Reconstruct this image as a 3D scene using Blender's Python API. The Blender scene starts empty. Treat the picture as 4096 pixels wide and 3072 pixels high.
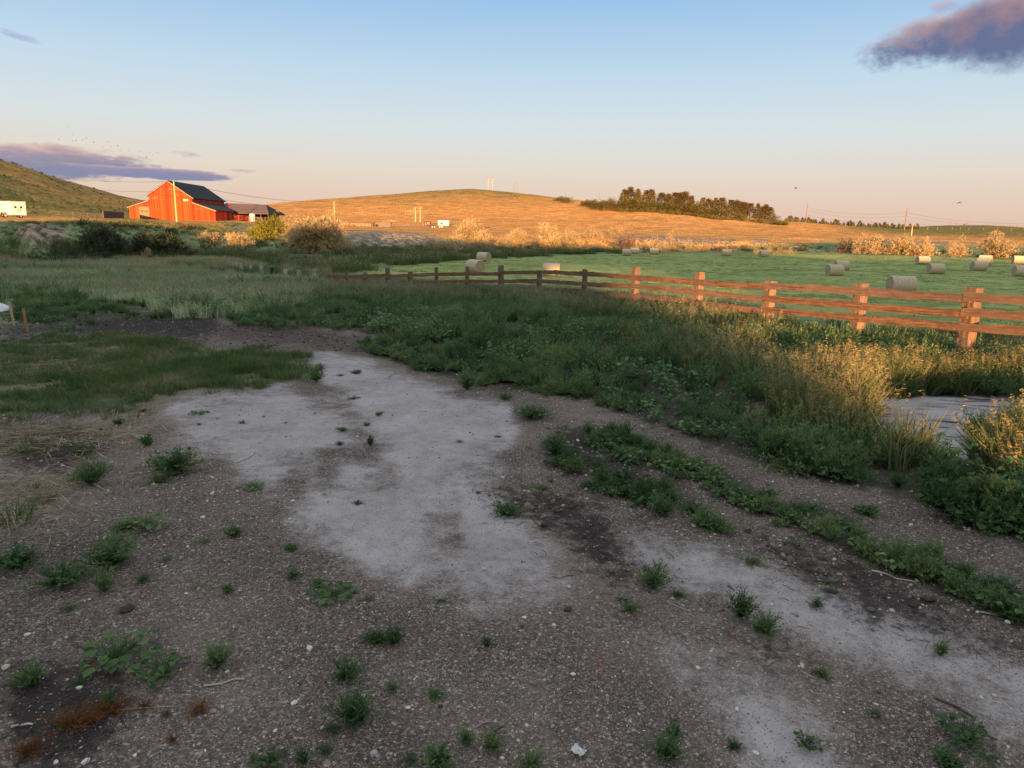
import bpy, math, random
import numpy as np
from mathutils import Vector, Matrix
R = math.radians
rng = np.random.default_rng(7)
random.seed(7)
SC = bpy.context.scene
COL = SC.collection

# ------------------------------------------------------------------ camera
# picture coordinates used below: the photograph at 2212 x 1659
S4 = 4096 / 2212.0
F = 2800.0                      # focal length in pixels of the 4096 wide photograph
CAM = np.array([0.0, 0.0, 2.1])
PITCH, ROLL = R(12.5), R(1.25)
cam_d = bpy.data.cameras.new('camera')
cam = bpy.data.objects.new('camera', cam_d)
COL.objects.link(cam)
cam_d.sensor_width = 36.0
cam_d.lens = 36.0 * F / 4096
cam_d.clip_start, cam_d.clip_end = 0.05, 9000
cam.location = CAM.tolist()
_rot = Matrix.Rotation(R(90) - PITCH, 4, 'X') @ Matrix.Rotation(ROLL, 4, 'Z')
cam.rotation_euler = _rot.to_euler()
SC.camera = cam
_RM = np.array(_rot.to_3x3())

# ------------------------------------------------------------------ light
SUN_EL, SUN_AZ = R(3.5), R(0.0)       # the low evening sun stands behind the camera
TAN = math.tan(SUN_EL)
EXPO = 2.0
sd = bpy.data.lights.new('sun', 'SUN')
sun = bpy.data.objects.new('sun', sd)
COL.objects.link(sun)
sd.energy, sd.angle, sd.color = 5.0, R(0.5), (1.0, 0.51, 0.21)
sun.rotation_euler = Vector((math.sin(SUN_AZ), math.cos(SUN_AZ), -TAN)).to_track_quat('-Z', 'Y').to_euler()
sun.location = (0, -30, 30)
vs = SC.view_settings
vs.view_transform, vs.look, vs.exposure, vs.gamma = 'Standard', 'None', EXPO, 1.0
SC.cycles.max_bounces = 5
SC.cycles.diffuse_bounces = 3
SC.cycles.glossy_bounces = 2
SC.cycles.transmission_bounces = 2
SC.cycles.transparent_max_bounces = 4
SC.cycles.caustics_reflective = SC.cycles.caustics_refractive = False

# ------------------------------------------------------------------ picture <-> world
def ray(u, v):
    u, v = np.broadcast_arrays(np.asarray(u, float), np.asarray(v, float))
    p = np.stack([u * S4 - 2048, -(v * S4 - 1536), np.full(u.shape, -F)], -1)
    d = p @ _RM.T
    return d / np.linalg.norm(d, axis=-1, keepdims=True)

def project(x, y, z):
    q = (np.stack([np.asarray(x, float), np.asarray(y, float), np.asarray(z, float)], -1) - CAM) @ _RM
    w = np.where(q[..., 2] < -1e-3, -q[..., 2], np.nan)
    return (q[..., 0] / w * F + 2048) / S4, (1536 - q[..., 1] / w * F) / S4

def az_of(u, v=490):
    d = ray(u, v)
    return np.arctan2(d[..., 0], d[..., 1])

def at_d(u, v, dist):
    "the point of the ray through (u, v) at a horizontal distance"
    d = ray(u, v)
    return CAM + d * (dist / np.hypot(d[0], d[1]))

# ------------------------------------------------------------------ value noise
def _h(ix, iy, s):
    n = (ix * 374761393 + iy * 668265263 + s * 1442695041) & 0x7fffffff
    n = ((n ^ (n >> 13)) * 1274126177) & 0x7fffffff
    return ((n ^ (n >> 16)) & 0xffff) / 65535.0
def vnoise(x, y, s=0):
    x = np.asarray(x, float); y = np.asarray(y, float)
    ix = np.floor(x).astype(np.int64); iy = np.floor(y).astype(np.int64)
    fx = x - ix; fy = y - iy
    fx = fx * fx * (3 - 2 * fx); fy = fy * fy * (3 - 2 * fy)
    a = _h(ix, iy, s); b = _h(ix + 1, iy, s); c = _h(ix, iy + 1, s); d = _h(ix + 1, iy + 1, s)
    return (a + (b - a) * fx) * (1 - fy) + (c + (d - c) * fx) * fy - 0.5
def fbm(x, y, s=0, o=4):
    t = 0; a = 1.0
    for i in range(o):
        t = t + a * vnoise(x * 2 ** i, y * 2 ** i, s + i * 17); a *= 0.5
    return t

# ------------------------------------------------------------------ terrain
NEAR = [(0.3, 0), (6, 0), (10, -0.08), (15, -0.2), (22, -0.45), (31, -0.85), (41, -1.45)]
def zv(u, v, d):
    return float(at_d(u, v, d)[2])
def prof(u, pts):
    out = list(NEAR)
    for p in pts:
        out.append((p[0], p[1]) if len(p) == 2 else (p[0], zv(u, p[2], p[0])))
    return u, out
V_ = None
COLS = [
 prof(-250, [(66, -1.6), (84, -2.5), (96, -2.6), (100, V_, 514), (105, V_, 480), (140, V_, 474), (230, V_, 455), (380, V_, 262), (450, V_, 255), (700, 20), (4000, 5)]),
 prof(0,   [(66, -1.6), (84, -2.5), (96, -2.6), (100, V_, 514), (105, V_, 481), (140, V_, 473), (230, V_, 463), (300, V_, 415), (380, V_, 338), (450, V_, 345), (700, 10), (4000, 5)]),
 prof(70,  [(66, -1.6), (84, -2.5), (96, -2.6), (100, V_, 515), (105, V_, 482), (140, V_, 473), (240, V_, 464), (310, V_, 425), (385, V_, 362), (450, V_, 370), (700, 10), (4000, 5)]),
 prof(150, [(66, -1.6), (84, -2.5), (94, -2.6), (101, V_, 515), (108, V_, 483), (140, V_, 474), (250, V_, 464), (330, V_, 430), (400, V_, 390), (480, V_, 398), (700, 8), (4000, 5)]),
 prof(230, [(66, -1.6), (84, -2.5), (96, -2.6), (104, V_, 515), (112, V_, 485), (150, V_, 475), (260, V_, 466), (350, V_, 440), (420, V_, 413), (500, V_, 420), (700, 8), (4000, 5)]),
 prof(310, [(66, -1.7), (84, -2.5), (98, -2.6), (108, V_, 515), (118, V_, 492), (160, V_, 478), (185, V_, 474), (290, V_, 466), (370, V_, 447), (440, V_, 433), (520, V_, 438), (800, 8), (4000, 5)]),
 prof(420, [(66, -1.8), (84, -2.3), (102, -2.4), (114, V_, 512), (128, V_, 495), (165, V_, 481), (190, V_, 476), (300, V_, 467), (380, V_, 455), (460, V_, 448), (560, V_, 452), (800, 8), (4000, 5)]),
 prof(520, [(66, -1.9), (84, -2.2), (100, V_, 541), (116, V_, 528), (135, V_, 508), (170, V_, 488), (200, V_, 478), (300, V_, 470), (400, V_, 456), (500, V_, 447), (600, V_, 447), (800, 10), (4000, 5)]),
 prof(620, [(66, -2.0), (84, -2.2), (100, V_, 544), (114, V_, 531), (130, V_, 512), (170, V_, 494), (210, V_, 487), (300, V_, 481), (400, V_, 462), (520, V_, 441), (600, V_, 437), (700, V_, 441), (900, 10), (4000, 5)]),
 prof(760, [(66, -2.1), (84, -2.25), (108, V_, 543), (119, V_, 534), (126, V_, 504), (180, V_, 497), (250, V_, 494), (300, V_, 490), (400, V_, 468), (520, V_, 440), (620, V_, 426), (720, V_, 430), (950, 10), (4000, 5)]),
 prof(900, [(66, -2.15), (84, -2.25), (112, V_, 543), (123, V_, 535), (131, V_, 504), (180, V_, 498), (250, V_, 495), (310, V_, 490), (400, V_, 468), (520, V_, 437), (600, V_, 420), (660, V_, 414), (780, V_, 424), (1000, 10), (4000, 5)]),
 prof(1010,[(66, -2.2), (84, -2.25), (125, V_, 543), (136, V_, 532), (145, V_, 510), (180, V_, 503), (240, V_, 500), (300, V_, 491), (400, V_, 468), (520, V_, 434), (600, V_, 412), (650, V_, 406), (800, V_, 420), (1000, 10), (4000, 5)]),
 prof(1120,[(66, -2.2), (84, -2.25), (140, V_, 543), (150, V_, 532), (162, V_, 518), (190, V_, 508), (240, V_, 503), (300, V_, 493), (400, V_, 470), (520, V_, 438), (600, V_, 420), (650, V_, 415.5), (800, V_, 425), (1000, 10), (4000, 5)]),
 prof(1265,[(66, -2.2), (84, -2.25), (150, V_, 544), (165, V_, 534), (171, V_, 515), (200, V_, 510), (240, V_, 506), (300, V_, 496), (400, V_, 473), (500, V_, 447), (580, V_, 435), (630, V_, 434), (800, V_, 440), (1100, 9), (4000, 5)]),
 prof(1400,[(66, -2.2), (84, -2.25), (155, V_, 544), (172, V_, 534), (178, V_, 514), (205, V_, 512), (240, V_, 507), (300, V_, 497), (380, V_, 477), (460, V_, 455), (540, V_, 450), (700, V_, 456), (1100, 9), (4000, 5)]),
 prof(1540,[(66, -2.2), (84, -2.25), (160, V_, 545), (178, V_, 534), (184, V_, 518), (210, V_, 514), (245, V_, 508), (300, V_, 499), (380, V_, 483), (450, V_, 469), (540, V_, 464), (700, V_, 467), (1100, 8), (4000, 5)]),
 prof(1680,[(66, -2.2), (84, -2.25), (160, V_, 547), (178, V_, 534), (186, V_, 521), (215, V_, 515), (250, V_, 510), (300, V_, 504), (380, V_, 492), (450, V_, 479), (560, V_, 477), (720, V_, 477), (1100, 8), (4000, 6)]),
 prof(1800,[(66, -2.2), (84, -2.25), (155, V_, 550), (163, V_, 543), (182, V_, 528), (215, V_, 518), (250, V_, 513), (320, V_, 506), (400, V_, 497), (480, V_, 490), (600, V_, 487), (740, V_, 486), (1200, 8), (4000, 6)]),
 prof(1920,[(66, -2.2), (84, -2.25), (150, V_, 553), (158, V_, 548), (180, V_, 534), (215, V_, 522), (250, V_, 517), (320, V_, 510), (400, V_, 503), (480, V_, 498), (600, V_, 494.5), (780, V_, 493), (1200, V_, 492), (2000, 12), (4000, 6)]),
 prof(2020,[(66, -2.2), (84, -2.25), (148, V_, 556), (158, V_, 551), (180, V_, 540), (215, V_, 528), (260, V_, 520), (320, V_, 514), (400, V_, 507), (480, V_, 502), (600, V_, 499), (800, V_, 497), (1300, V_, 487.5), (1700, V_, 489), (4000, 6)]),
 prof(2130,[(66, -2.2), (84, -2.25), (145, V_, 560), (158, V_, 554), (180, V_, 545), (215, V_, 534), (260, V_, 524), (320, V_, 517), (400, V_, 510), (480, V_, 505), (600, V_, 501), (800, V_, 498), (1300, V_, 486), (1700, V_, 488), (4000, 6)]),
 prof(2230,[(66, -2.2), (84, -2.25), (140, V_, 564), (155, V_, 558), (180, V_, 550), (215, V_, 540), (260, V_, 529), (320, V_, 519), (400, V_, 512), (480, V_, 507), (600, V_, 503), (800, V_, 500), (1300, V_, 493), (1700, V_, 495), (4000, 6)]),
 prof(2500,[(66, -2.2), (84, -2.25), (140, V_, 570), (155, V_, 564), (180, V_, 556), (260, V_, 538), (400, V_, 518), (600, V_, 507), (1300, V_, 500), (4000, 6)]),
]
LD = np.linspace(math.log(0.3), math.log(4500), 900)
TAB = []
_k = np.exp(-0.5 * (np.arange(-12, 13) / 1.5) ** 2); _k /= _k.sum()
for u, pts in COLS:
    d, z = zip(*pts)
    t = np.interp(LD, np.log(d), z)
    # interpolate linearly in distance (not its logarithm), then round the kinks off
    t = np.interp(np.exp(LD), d, z)
    t = np.convolve(np.pad(t, 12, mode='edge'), _k, mode='valid')
    TAB.append(t)
TAB = np.array(TAB)
AZC = az_of(np.array([c[0] for c in COLS], float))
GEN = np.interp(np.exp(LD), [0.3, 10, 40, 80, 200, 4500], [0, 0, -0.8, -1.5, -1.5, 0])
AZG = np.linspace(-math.pi, math.pi, 2881)
TG = np.empty((len(AZG), len(LD)))
for j in range(len(LD)):
    TG[:, j] = np.interp(AZG, AZC, TAB[:, j])
_k2 = np.exp(-0.5 * (np.arange(-16, 17) / 6.0) ** 2); _k2 /= _k2.sum()
for j in range(len(LD)):
    TG[:, j] = np.convolve(np.pad(TG[:, j], 16, mode='edge'), _k2, mode='valid')
_w = np.clip((np.abs(AZG) - R(48)) / R(30), 0, 1); _w = (_w * _w * (3 - 2 * _w))[:, None]
TG = TG * (1 - _w) + GEN[None, :] * _w

def shade_ridge_h(x):  # unseen rise added to block the sun; its dips let light through
    "crest of an unseen rise added behind the camera to keep the evening sun off the yard"
    h = np.full_like(x, 12.95)
    def dip(a, b, val, soft):
        w = np.clip((x - a) / soft, 0, 1) * np.clip((b - x) / soft, 0, 1)
        return h * (1 - w) + val * w
    h = dip(1.9, 18, 5.15, 1.9)
    h = dip(-49, -33, 10.3, 4)
    h = dip(46, 400, 10.7, 8)
    h = dip(-400, -60, 12.4, 8)
    return h

def base_z(x, y):
    d = np.hypot(x, y); a = np.arctan2(x, y)
    gul = (np.abs(vnoise(a * 42, d * .02, 7)) * 2 - .5) * 9 * np.clip(1 - np.abs(d - 101) / 10, 0, 1) * (a < -R(21)) * (a > -R(60))
    gul = gul + vnoise(a * 60, d * .05, 8) * 7 * np.clip(1 - np.abs(d - 120) / 14, 0, 1) * (a > -R(20)) * (a < -R(2))
    d = d + gul
    fa = (a + math.pi) / (2 * math.pi) * (len(AZG) - 1)
    fd = (np.log(np.maximum(d, 0.301)) - LD[0]) / (LD[1] - LD[0])
    i = np.clip(fa.astype(int), 0, len(AZG) - 2); j = np.clip(fd.astype(int), 0, len(LD) - 2)
    p = fa - i; q = np.clip(fd - j, 0, 1)
    z = (TG[i, j] * (1 - p) + TG[i + 1, j] * p) * (1 - q) + (TG[i, j + 1] * (1 - p) + TG[i + 1, j + 1] * p) * q
    b = np.clip(1 - np.abs(y + 85) / 45, 0, 1); b = b * b * (3 - 2 * b)
    return z + b * (shade_ridge_h(x) - z) * (y < -20)

def ground(x, y):
    x = np.asarray(x, float); y = np.asarray(y, float)
    sh = x.shape; x = x.ravel(); y = y.ravel()
    z = base_z(x, y)
    d = np.hypot(x, y)
    z = z + fbm(x * 0.45, y * 0.45, 3) * 0.07 * np.clip(d / 5, 0.4, 1) * np.exp(-d / 60)
    flat = np.exp(-(((x - 5.0) / 2.2) ** 2 + ((y - 6.9) / 1.6) ** 2) * 1.2)
    z = z * (1 - flat) + (base_z(x, y) - .02) * flat
    z = z + vnoise(x * 3.1, y * 3.1, 9) * 0.018 * np.exp(-d / 25)
    far = np.clip((d - 90) / 60, 0, 1)
    z = z + fbm(x * 0.05, y * 0.05, 5) * 1.0 * far * np.clip(d / 400, 0.25, 1)
    return z.reshape(sh)

def at(u, v, dmin=1.0, dmax=3000):
    "where the ray through (u, v) first meets the ground"
    d = ray(u, v); hz = np.hypot(d[0], d[1])
    t = np.exp(np.linspace(math.log(dmin), math.log(dmax), 2600))
    X = CAM[0] + d[0] / hz * t; Y = CAM[1] + d[1] / hz * t; Z = CAM[2] + d[2] / hz * t
    under = Z < ground(X, Y)
    if not under.any():
        k = len(t) - 1
    else:
        k = int(np.argmax(under))
    return np.array([X[k], Y[k], float(ground(X[k], Y[k]))])

def px(u, v, dist):
    "metres per picture unit at a distance along the ground"
    return dist * S4 / F

# ------------------------------------------------------------------ objects, tags
def tag(o, label, cat, group=None):
    o['label'] = label; o['category'] = cat
    if group: o['group'] = group
    return o
def kind(o, k):
    o['kind'] = k
    return o
def empty(name, loc, rz=0.0):
    o = bpy.data.objects.new(name, None); COL.objects.link(o)
    o.location = [float(c) for c in loc]; o.rotation_euler = (0, 0, rz); o.empty_display_size = 0.3
    return o
def link(name, me, parent=None, loc=None, rz=0.0, scale=None):
    o = bpy.data.objects.new(name, me); COL.objects.link(o)
    if parent is not None: o.parent = parent
    if loc is not None: o.location = [float(c) for c in loc]
    o.rotation_euler = (0, 0, rz)
    if scale is not None: o.scale = scale if hasattr(scale, '__len__') else (scale,) * 3
    return o
_ORD = 'first second third fourth fifth sixth seventh eighth ninth tenth eleventh twelfth thirteenth fourteenth fifteenth sixteenth seventeenth eighteenth nineteenth twentieth'.split()
_TEN = {20: 'twenty', 30: 'thirty', 40: 'forty', 50: 'fifty', 60: 'sixty'}
def ordinal(n):
    if n <= 20: return _ORD[n - 1]
    t = n // 10 * 10
    if n == t: return _TEN[t].replace('ty', 'tieth')
    return _TEN[t] + '-' + _ORD[n - t - 1]

class MB:
    "collects polygons and builds them as one mesh"
    def __init__(s): s.v = []; s.f = []; s.m = []
    def add(s, vs, fs, mi=0):
        o = len(s.v); s.v += [tuple(map(float, p)) for p in vs]
        for f in fs: s.f.append(tuple(i + o for i in f)); s.m.append(mi)
        return s
    def box(s, a, b, mi=0, rz=0.0, c=None):
        x0, y0, z0 = a; x1, y1, z1 = b
        vs = [(x0, y0, z0), (x1, y0, z0), (x1, y1, z0), (x0, y1, z0), (x0, y0, z1), (x1, y0, z1), (x1, y1, z1), (x0, y1, z1)]
        if rz:
            cx, cy = c if c else ((x0 + x1) / 2, (y0 + y1) / 2); cs, sn = math.cos(rz), math.sin(rz)
            vs = [(cx + (x - cx) * cs - (y - cy) * sn, cy + (x - cx) * sn + (y - cy) * cs, z) for x, y, z in vs]
        return s.add(vs, [(0, 3, 2, 1), (4, 5, 6, 7), (0, 1, 5, 4), (1, 2, 6, 5), (2, 3, 7, 6), (3, 0, 4, 7)], mi)
    def tube(s, pts, rad, n=6, mi=0, cap=True):
        pts = [Vector(p) for p in pts]
        if not hasattr(rad, '__len__'): rad = [rad] * len(pts)
        vs = []; fs = []
        for i, p in enumerate(pts):
            t = (pts[min(i + 1, len(pts) - 1)] - pts[max(i - 1, 0)]).normalized()
            a = t.cross(Vector((0.13, 0.31, 1)) if abs(t.z) < 0.9 else Vector((1, 0.1, 0))).normalized(); b = t.cross(a)
            for k in range(n):
                w = 2 * math.pi * k / n
                vs.append(p + (a * math.cos(w) + b * math.sin(w)) * rad[i])
        for i in range(len(pts) - 1):
            for k in range(n):
                fs.append((i * n + k, i * n + (k + 1) % n, (i + 1) * n + (k + 1) % n, (i + 1) * n + k))
        if cap:
            fs.append(tuple(range(n))[::-1]); fs.append(tuple((len(pts) - 1) * n + k for k in range(n)))
        return s.add(vs, fs, mi)
    def slab(s, quad, th, mi=0):
        "a quad given thickness along its normal (downwards)"
        q = [Vector(p) for p in quad]; n = (q[1] - q[0]).cross(q[3] - q[0]).normalized()
        if n.z < 0: n = -n
        lo = [p - n * th for p in q]
        return s.add(q + lo, [(0, 1, 2, 3), (7, 6, 5, 4), (0, 4, 5, 1), (1, 5, 6, 2), (2, 6, 7, 3), (3, 7, 4, 0)], mi)
    def mesh(s, name, mats):
        me = bpy.data.meshes.new(name); me.from_pydata(s.v, [], s.f)
        for m in (mats if isinstance(mats, (list, tuple)) else [mats]): me.materials.append(m)
        if any(s.m): me.polygons.foreach_set('material_index', s.m)
        me.update(); return me
    def obj(s, name, mats, parent=None, loc=None, rz=0.0):
        return link(name, s.mesh(name, mats), parent, loc, rz)

def np_mesh(name, verts, quads, mat, fattr=None, smooth=False):
    "mesh from arrays; quads (n,4) or tris (n,3); fattr: per-face float named v"
    me = bpy.data.meshes.new(name)
    nv, nf, k = len(verts), len(quads), quads.shape[1]
    me.vertices.add(nv); me.vertices.foreach_set('co', np.ascontiguousarray(verts, np.float32).ravel())
    me.loops.add(nf * k); me.loops.foreach_set('vertex_index', np.ascontiguousarray(quads, np.int32).ravel())
    me.polygons.add(nf); me.polygons.foreach_set('loop_start', np.arange(0, nf * k, k, dtype=np.int32))
    if smooth: me.polygons.foreach_set('use_smooth', np.ones(nf, bool))
    me.materials.append(mat) if mat else None
    me.update(calc_edges=True)
    if fattr is not None:
        a = me.attributes.new('v', 'FLOAT', 'FACE'); a.data.foreach_set('value', np.ascontiguousarray(fattr, np.float32))
    return me

def unit(a): return a / np.maximum(np.linalg.norm(a, axis=-1, keepdims=True), 1e-9)
def leaves(base, dirs, length, width, r=rng, flat=None):
    "rhombic leaf blades from base along dirs"
    n = len(base); dirs = unit(dirs)
    ref = r.normal(size=(n, 3)) if flat is None else flat + r.normal(size=(n, 3)) * 0.25
    side = unit(np.cross(dirs, ref)) * (np.asarray(width) * 0.5).reshape(-1, 1)
    L = np.asarray(length).reshape(-1, 1)
    mid = base + dirs * L * 0.45
    v = np.stack([base, mid + side, base + dirs * L, mid - side], 1).reshape(-1, 3)
    return v, np.arange(n * 4).reshape(-1, 4)

# ------------------------------------------------------------------ node helpers
class NT:
    def __init__(s, nt): s.nt = nt
    def n(s, t, **kw):
        nd = s.nt.nodes.new(t)
        for k, v in kw.items(): setattr(nd, k, v)
        return nd
    def put(s, sock, val):
        if isinstance(val, bpy.types.NodeSocket): s.nt.links.new(val, sock)
        elif val is not None:
            try: sock.default_value = val
            except Exception: sock.default_value = (*val, 1.0) if hasattr(val, '__len__') else (val,) * 3
    def m(s, op, a, b=None, c=None, clamp=False):
        nd = s.n('ShaderNodeMath', operation=op, use_clamp=clamp)
        for i, q in enumerate((a, b, c)):
            if q is not None: s.put(nd.inputs[i], q)
        return nd.outputs[0]
    def vm(s, op, a, b=None, out=0):
        nd = s.n('ShaderNodeVectorMath', operation=op)
        s.put(nd.inputs[0], a)
        if b is not None: s.put(nd.inputs[3 if op == 'SCALE' else 1], b)
        return nd.outputs[out]
    def noise(s, vec, scale, detail=3, rough=0.55, col=False):
        nd = s.n('ShaderNodeTexNoise'); s.put(nd.inputs['Vector'], vec)
        nd.inputs['Scale'].default_value = scale; nd.inputs['Detail'].default_value = detail; nd.inputs['Roughness'].default_value = rough
        return nd.outputs['Color' if col else 'Fac']
    def vor(s, vec, scale, out='Color', feature='F1'):
        nd = s.n('ShaderNodeTexVoronoi', feature=feature); s.put(nd.inputs['Vector'], vec); nd.inputs['Scale'].default_value = scale
        return nd.outputs[out]
    def ramp(s, fac, stops, interp='LINEAR'):
        nd = s.n('ShaderNodeValToRGB'); cr = nd.color_ramp; cr.interpolation = interp
        while len(cr.elements) < len(stops): cr.elements.new(0.5)
        for e, (p, c) in zip(cr.elements, stops):
            e.position = p; e.color = (*c, 1.0) if hasattr(c, '__len__') else (c, c, c, 1.0)
        s.put(nd.inputs[0], fac); return nd.outputs[0]
    def mix(s, f, a, b, mode='MIX'):
        nd = s.n('ShaderNodeMix', data_type='RGBA', blend_type=mode)
        s.put(nd.inputs[0], f)
        for sock, q in ((nd.inputs[6], a), (nd.inputs[7], b)):
            s.put(sock, q if isinstance(q, bpy.types.NodeSocket) else (*q, 1.0))
        return nd.outputs[2]
    def ss(s, x, a, b):
        nd = s.n('ShaderNodeMapRange', interpolation_type='SMOOTHSTEP')
        s.put(nd.inputs[0], x); nd.inputs[1].default_value = a; nd.inputs[2].default_value = b
        return nd.outputs[0]
    def mapping(s, vec, sc=(1, 1, 1), rot=(0, 0, 0)):
        nd = s.n('ShaderNodeMapping'); s.put(nd.inputs[0], vec); nd.inputs['Scale'].default_value = sc; nd.inputs['Rotation'].default_value = rot
        return nd.outputs[0]
    def bump(s, h, strength, dist, normal=None):
        nd = s.n('ShaderNodeBump'); nd.inputs['Strength'].default_value = strength; nd.inputs['Distance'].default_value = dist
        s.put(nd.inputs['Height'], h)
        if normal is not None: s.put(nd.inputs['Normal'], normal)
        return nd.outputs[0]
    def attr(s, name):
        return s.n('ShaderNodeAttribute', attribute_name=name).outputs['Fac']

# ------------------------------------------------------------------ sky
def srgb(r, g, b):
    return tuple(((c / 255) / 12.92 if c / 255 <= 0.04045 else ((c / 255 + 0.055) / 1.055) ** 2.4) for c in (r, g, b))
world = bpy.data.worlds.new('World'); SC.world = world; world.use_nodes = True
world.node_tree.nodes.clear()
w = NT(world.node_tree)
wo = w.n('ShaderNodeOutputWorld'); bg = w.n('ShaderNodeBackground'); bg.inputs['Strength'].default_value = 0.1
world.node_tree.links.new(bg.outputs[0], wo.inputs[0])
tc = w.n('ShaderNodeTexCoord').outputs['Generated']
sx = w.n('ShaderNodeSeparateXYZ'); w.put(sx.inputs[0], tc)
X, Y, Z = sx.outputs
G = 10.0 / 2 ** EXPO
grad = w.ramp(Z, [(0.0, srgb(232, 196, 182)), (0.035, srgb(237, 210, 192)), (0.075, srgb(236, 224, 212)), (0.125, srgb(224, 233, 236)),
                  (0.19, srgb(202, 226, 245)), (0.28, srgb(160, 203, 243)), (0.42, srgb(182, 208, 238)), (0.7, (.92, .97, 1.1)), (1.0, (1.1, 1.09, 1.14))])
# the sunset side of the sky
back = w.m('MULTIPLY', w.ss(Y, 0.1, -0.9), w.ss(Z, 0.5, 0.0))
grad = w.mix(w.m('MULTIPLY', back, 0.75), grad, (2.5, 1.85, 1.15))
sky = w.n('ShaderNodeTexSky', sky_type='NISHITA'); sky.sun_disc = False
sky.sun_elevation = SUN_EL; sky.sun_rotation = R(180) + SUN_AZ
nish = w.vm('SCALE', sky.outputs[0], 0.12)
grad = w.mix(0.12, grad, nish)
# clouds by direction
AZ = w.m('ARCTAN2', X, Y); EL = w.m('ARCSINE', Z)
def ae(u, v):
    d = ray(u, v); return math.atan2(d[0], d[1]), math.asin(d[2])
cv = w.n('ShaderNodeCombineXYZ'); w.put(cv.inputs[0], AZ); w.put(cv.inputs[1], EL)
CV = cv.outputs[0]
def cloud(base, u, v, ru, rv, slope, stretch, scale, amp, lit, mid, dark, thr=(0.0, 0.5), rise=0.0, opac=1.0):
    a0, e0 = ae(u, v); k = S4 / F
    da = w.m('SUBTRACT', AZ, a0); de = w.m('SUBTRACT', w.m('SUBTRACT', EL, e0), w.m('MULTIPLY', da, slope))
    nx = w.m('DIVIDE', da, ru * k); ny = w.m('DIVIDE', de, rv * k)
    r2 = w.m('ADD', w.m('POWER', w.m('ABSOLUTE', nx), 2.6), w.m('POWER', w.m('ABSOLUTE', ny), 2.0))
    nz = w.noise(w.mapping(CV, (1, stretch, 1), (0, 0, -math.atan(slope))), scale, 7, 0.6)
    nf = w.noise(w.mapping(CV, (1, stretch * .7, 1), (0, 0, .5)), scale * 4.5, 6, 0.68)
    body = w.m('ADD', w.m('SUBTRACT', 1.0, r2), w.m('ADD', w.m('MULTIPLY', w.m('SUBTRACT', nz, 0.5), amp), w.m('MULTIPLY', w.m('SUBTRACT', nf, 0.5), amp * .7)))
    mask = w.m('MULTIPLY', w.ss(body, *thr), opac)
    nz2 = w.noise(w.mapping(CV, (1, stretch * 0.8, 1)), scale * 1.4, 5, 0.55)
    hgt = w.m('ADD', ny, w.m('ADD', w.m('MULTIPLY', w.m('SUBTRACT', nz2, 0.5), 1.5), w.m('MULTIPLY', w.m('SUBTRACT', nf, 0.5), .8)))
    colr = w.ramp(w.m('MULTIPLY_ADD', hgt, 0.5, 0.5), [(0.1, dark), (0.45, dark), (0.66, mid), (0.95, lit)])
    return w.mix(mask, base, colr)
c = grad
c = cloud(c, 2122, 64, 212, 50, 0.14, 1.7, 17, 1.3, srgb(222, 182, 176), srgb(156, 140, 156), srgb(104, 118, 154), (0.1, 0.9))
c = cloud(c, 2235, 46, 150, 76, 0.1, 1.7, 16, 0.9, srgb(178, 150, 156), srgb(146, 128, 146), srgb(104, 116, 152), (0.0, 0.8))
c = cloud(c, 50, 350, 215, 33, 0.02, 4.5, 15, 1.6, srgb(216, 182, 174), srgb(164, 152, 168), srgb(138, 142, 168), (0.0, 0.6))
c = cloud(c, 320, 374, 160, 12, -0.01, 9, 12, 1.6, srgb(190, 164, 170), srgb(150, 146, 172), srgb(140, 142, 174), (0.0, 0.5))
c = cloud(c, 398, 333, 34, 6, 0, 7, 40, 3.2, srgb(190, 176, 178), srgb(170, 165, 175), srgb(160, 160, 172), (0.25, 1.7), 0, 0.75)
c = cloud(c, 525, 369, 34, 5, 0, 7, 40, 3.2, srgb(200, 180, 180), srgb(180, 168, 178), srgb(165, 160, 175), (0.25, 1.7), 0, 0.75)
c = cloud(c, 40, 78, 40, 8, -0.2, 4, 30, 1.8, srgb(170, 170, 205), srgb(165, 170, 208), srgb(150, 170, 212), (0.2, 1.2), 0, 0.6)
c = cloud(c, 2035, 15, 30, 13, 0.2, 2, 24, 1.6, srgb(222, 176, 180), srgb(200, 175, 190), srgb(170, 175, 205), (0.1, 1.1), 0, 0.8)
c = w.mix(w.ss(Z, -0.002, -0.05), c, srgb(105, 95, 78))
w.put(bg.inputs['Color'], w.vm('SCALE', c, G))

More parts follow.
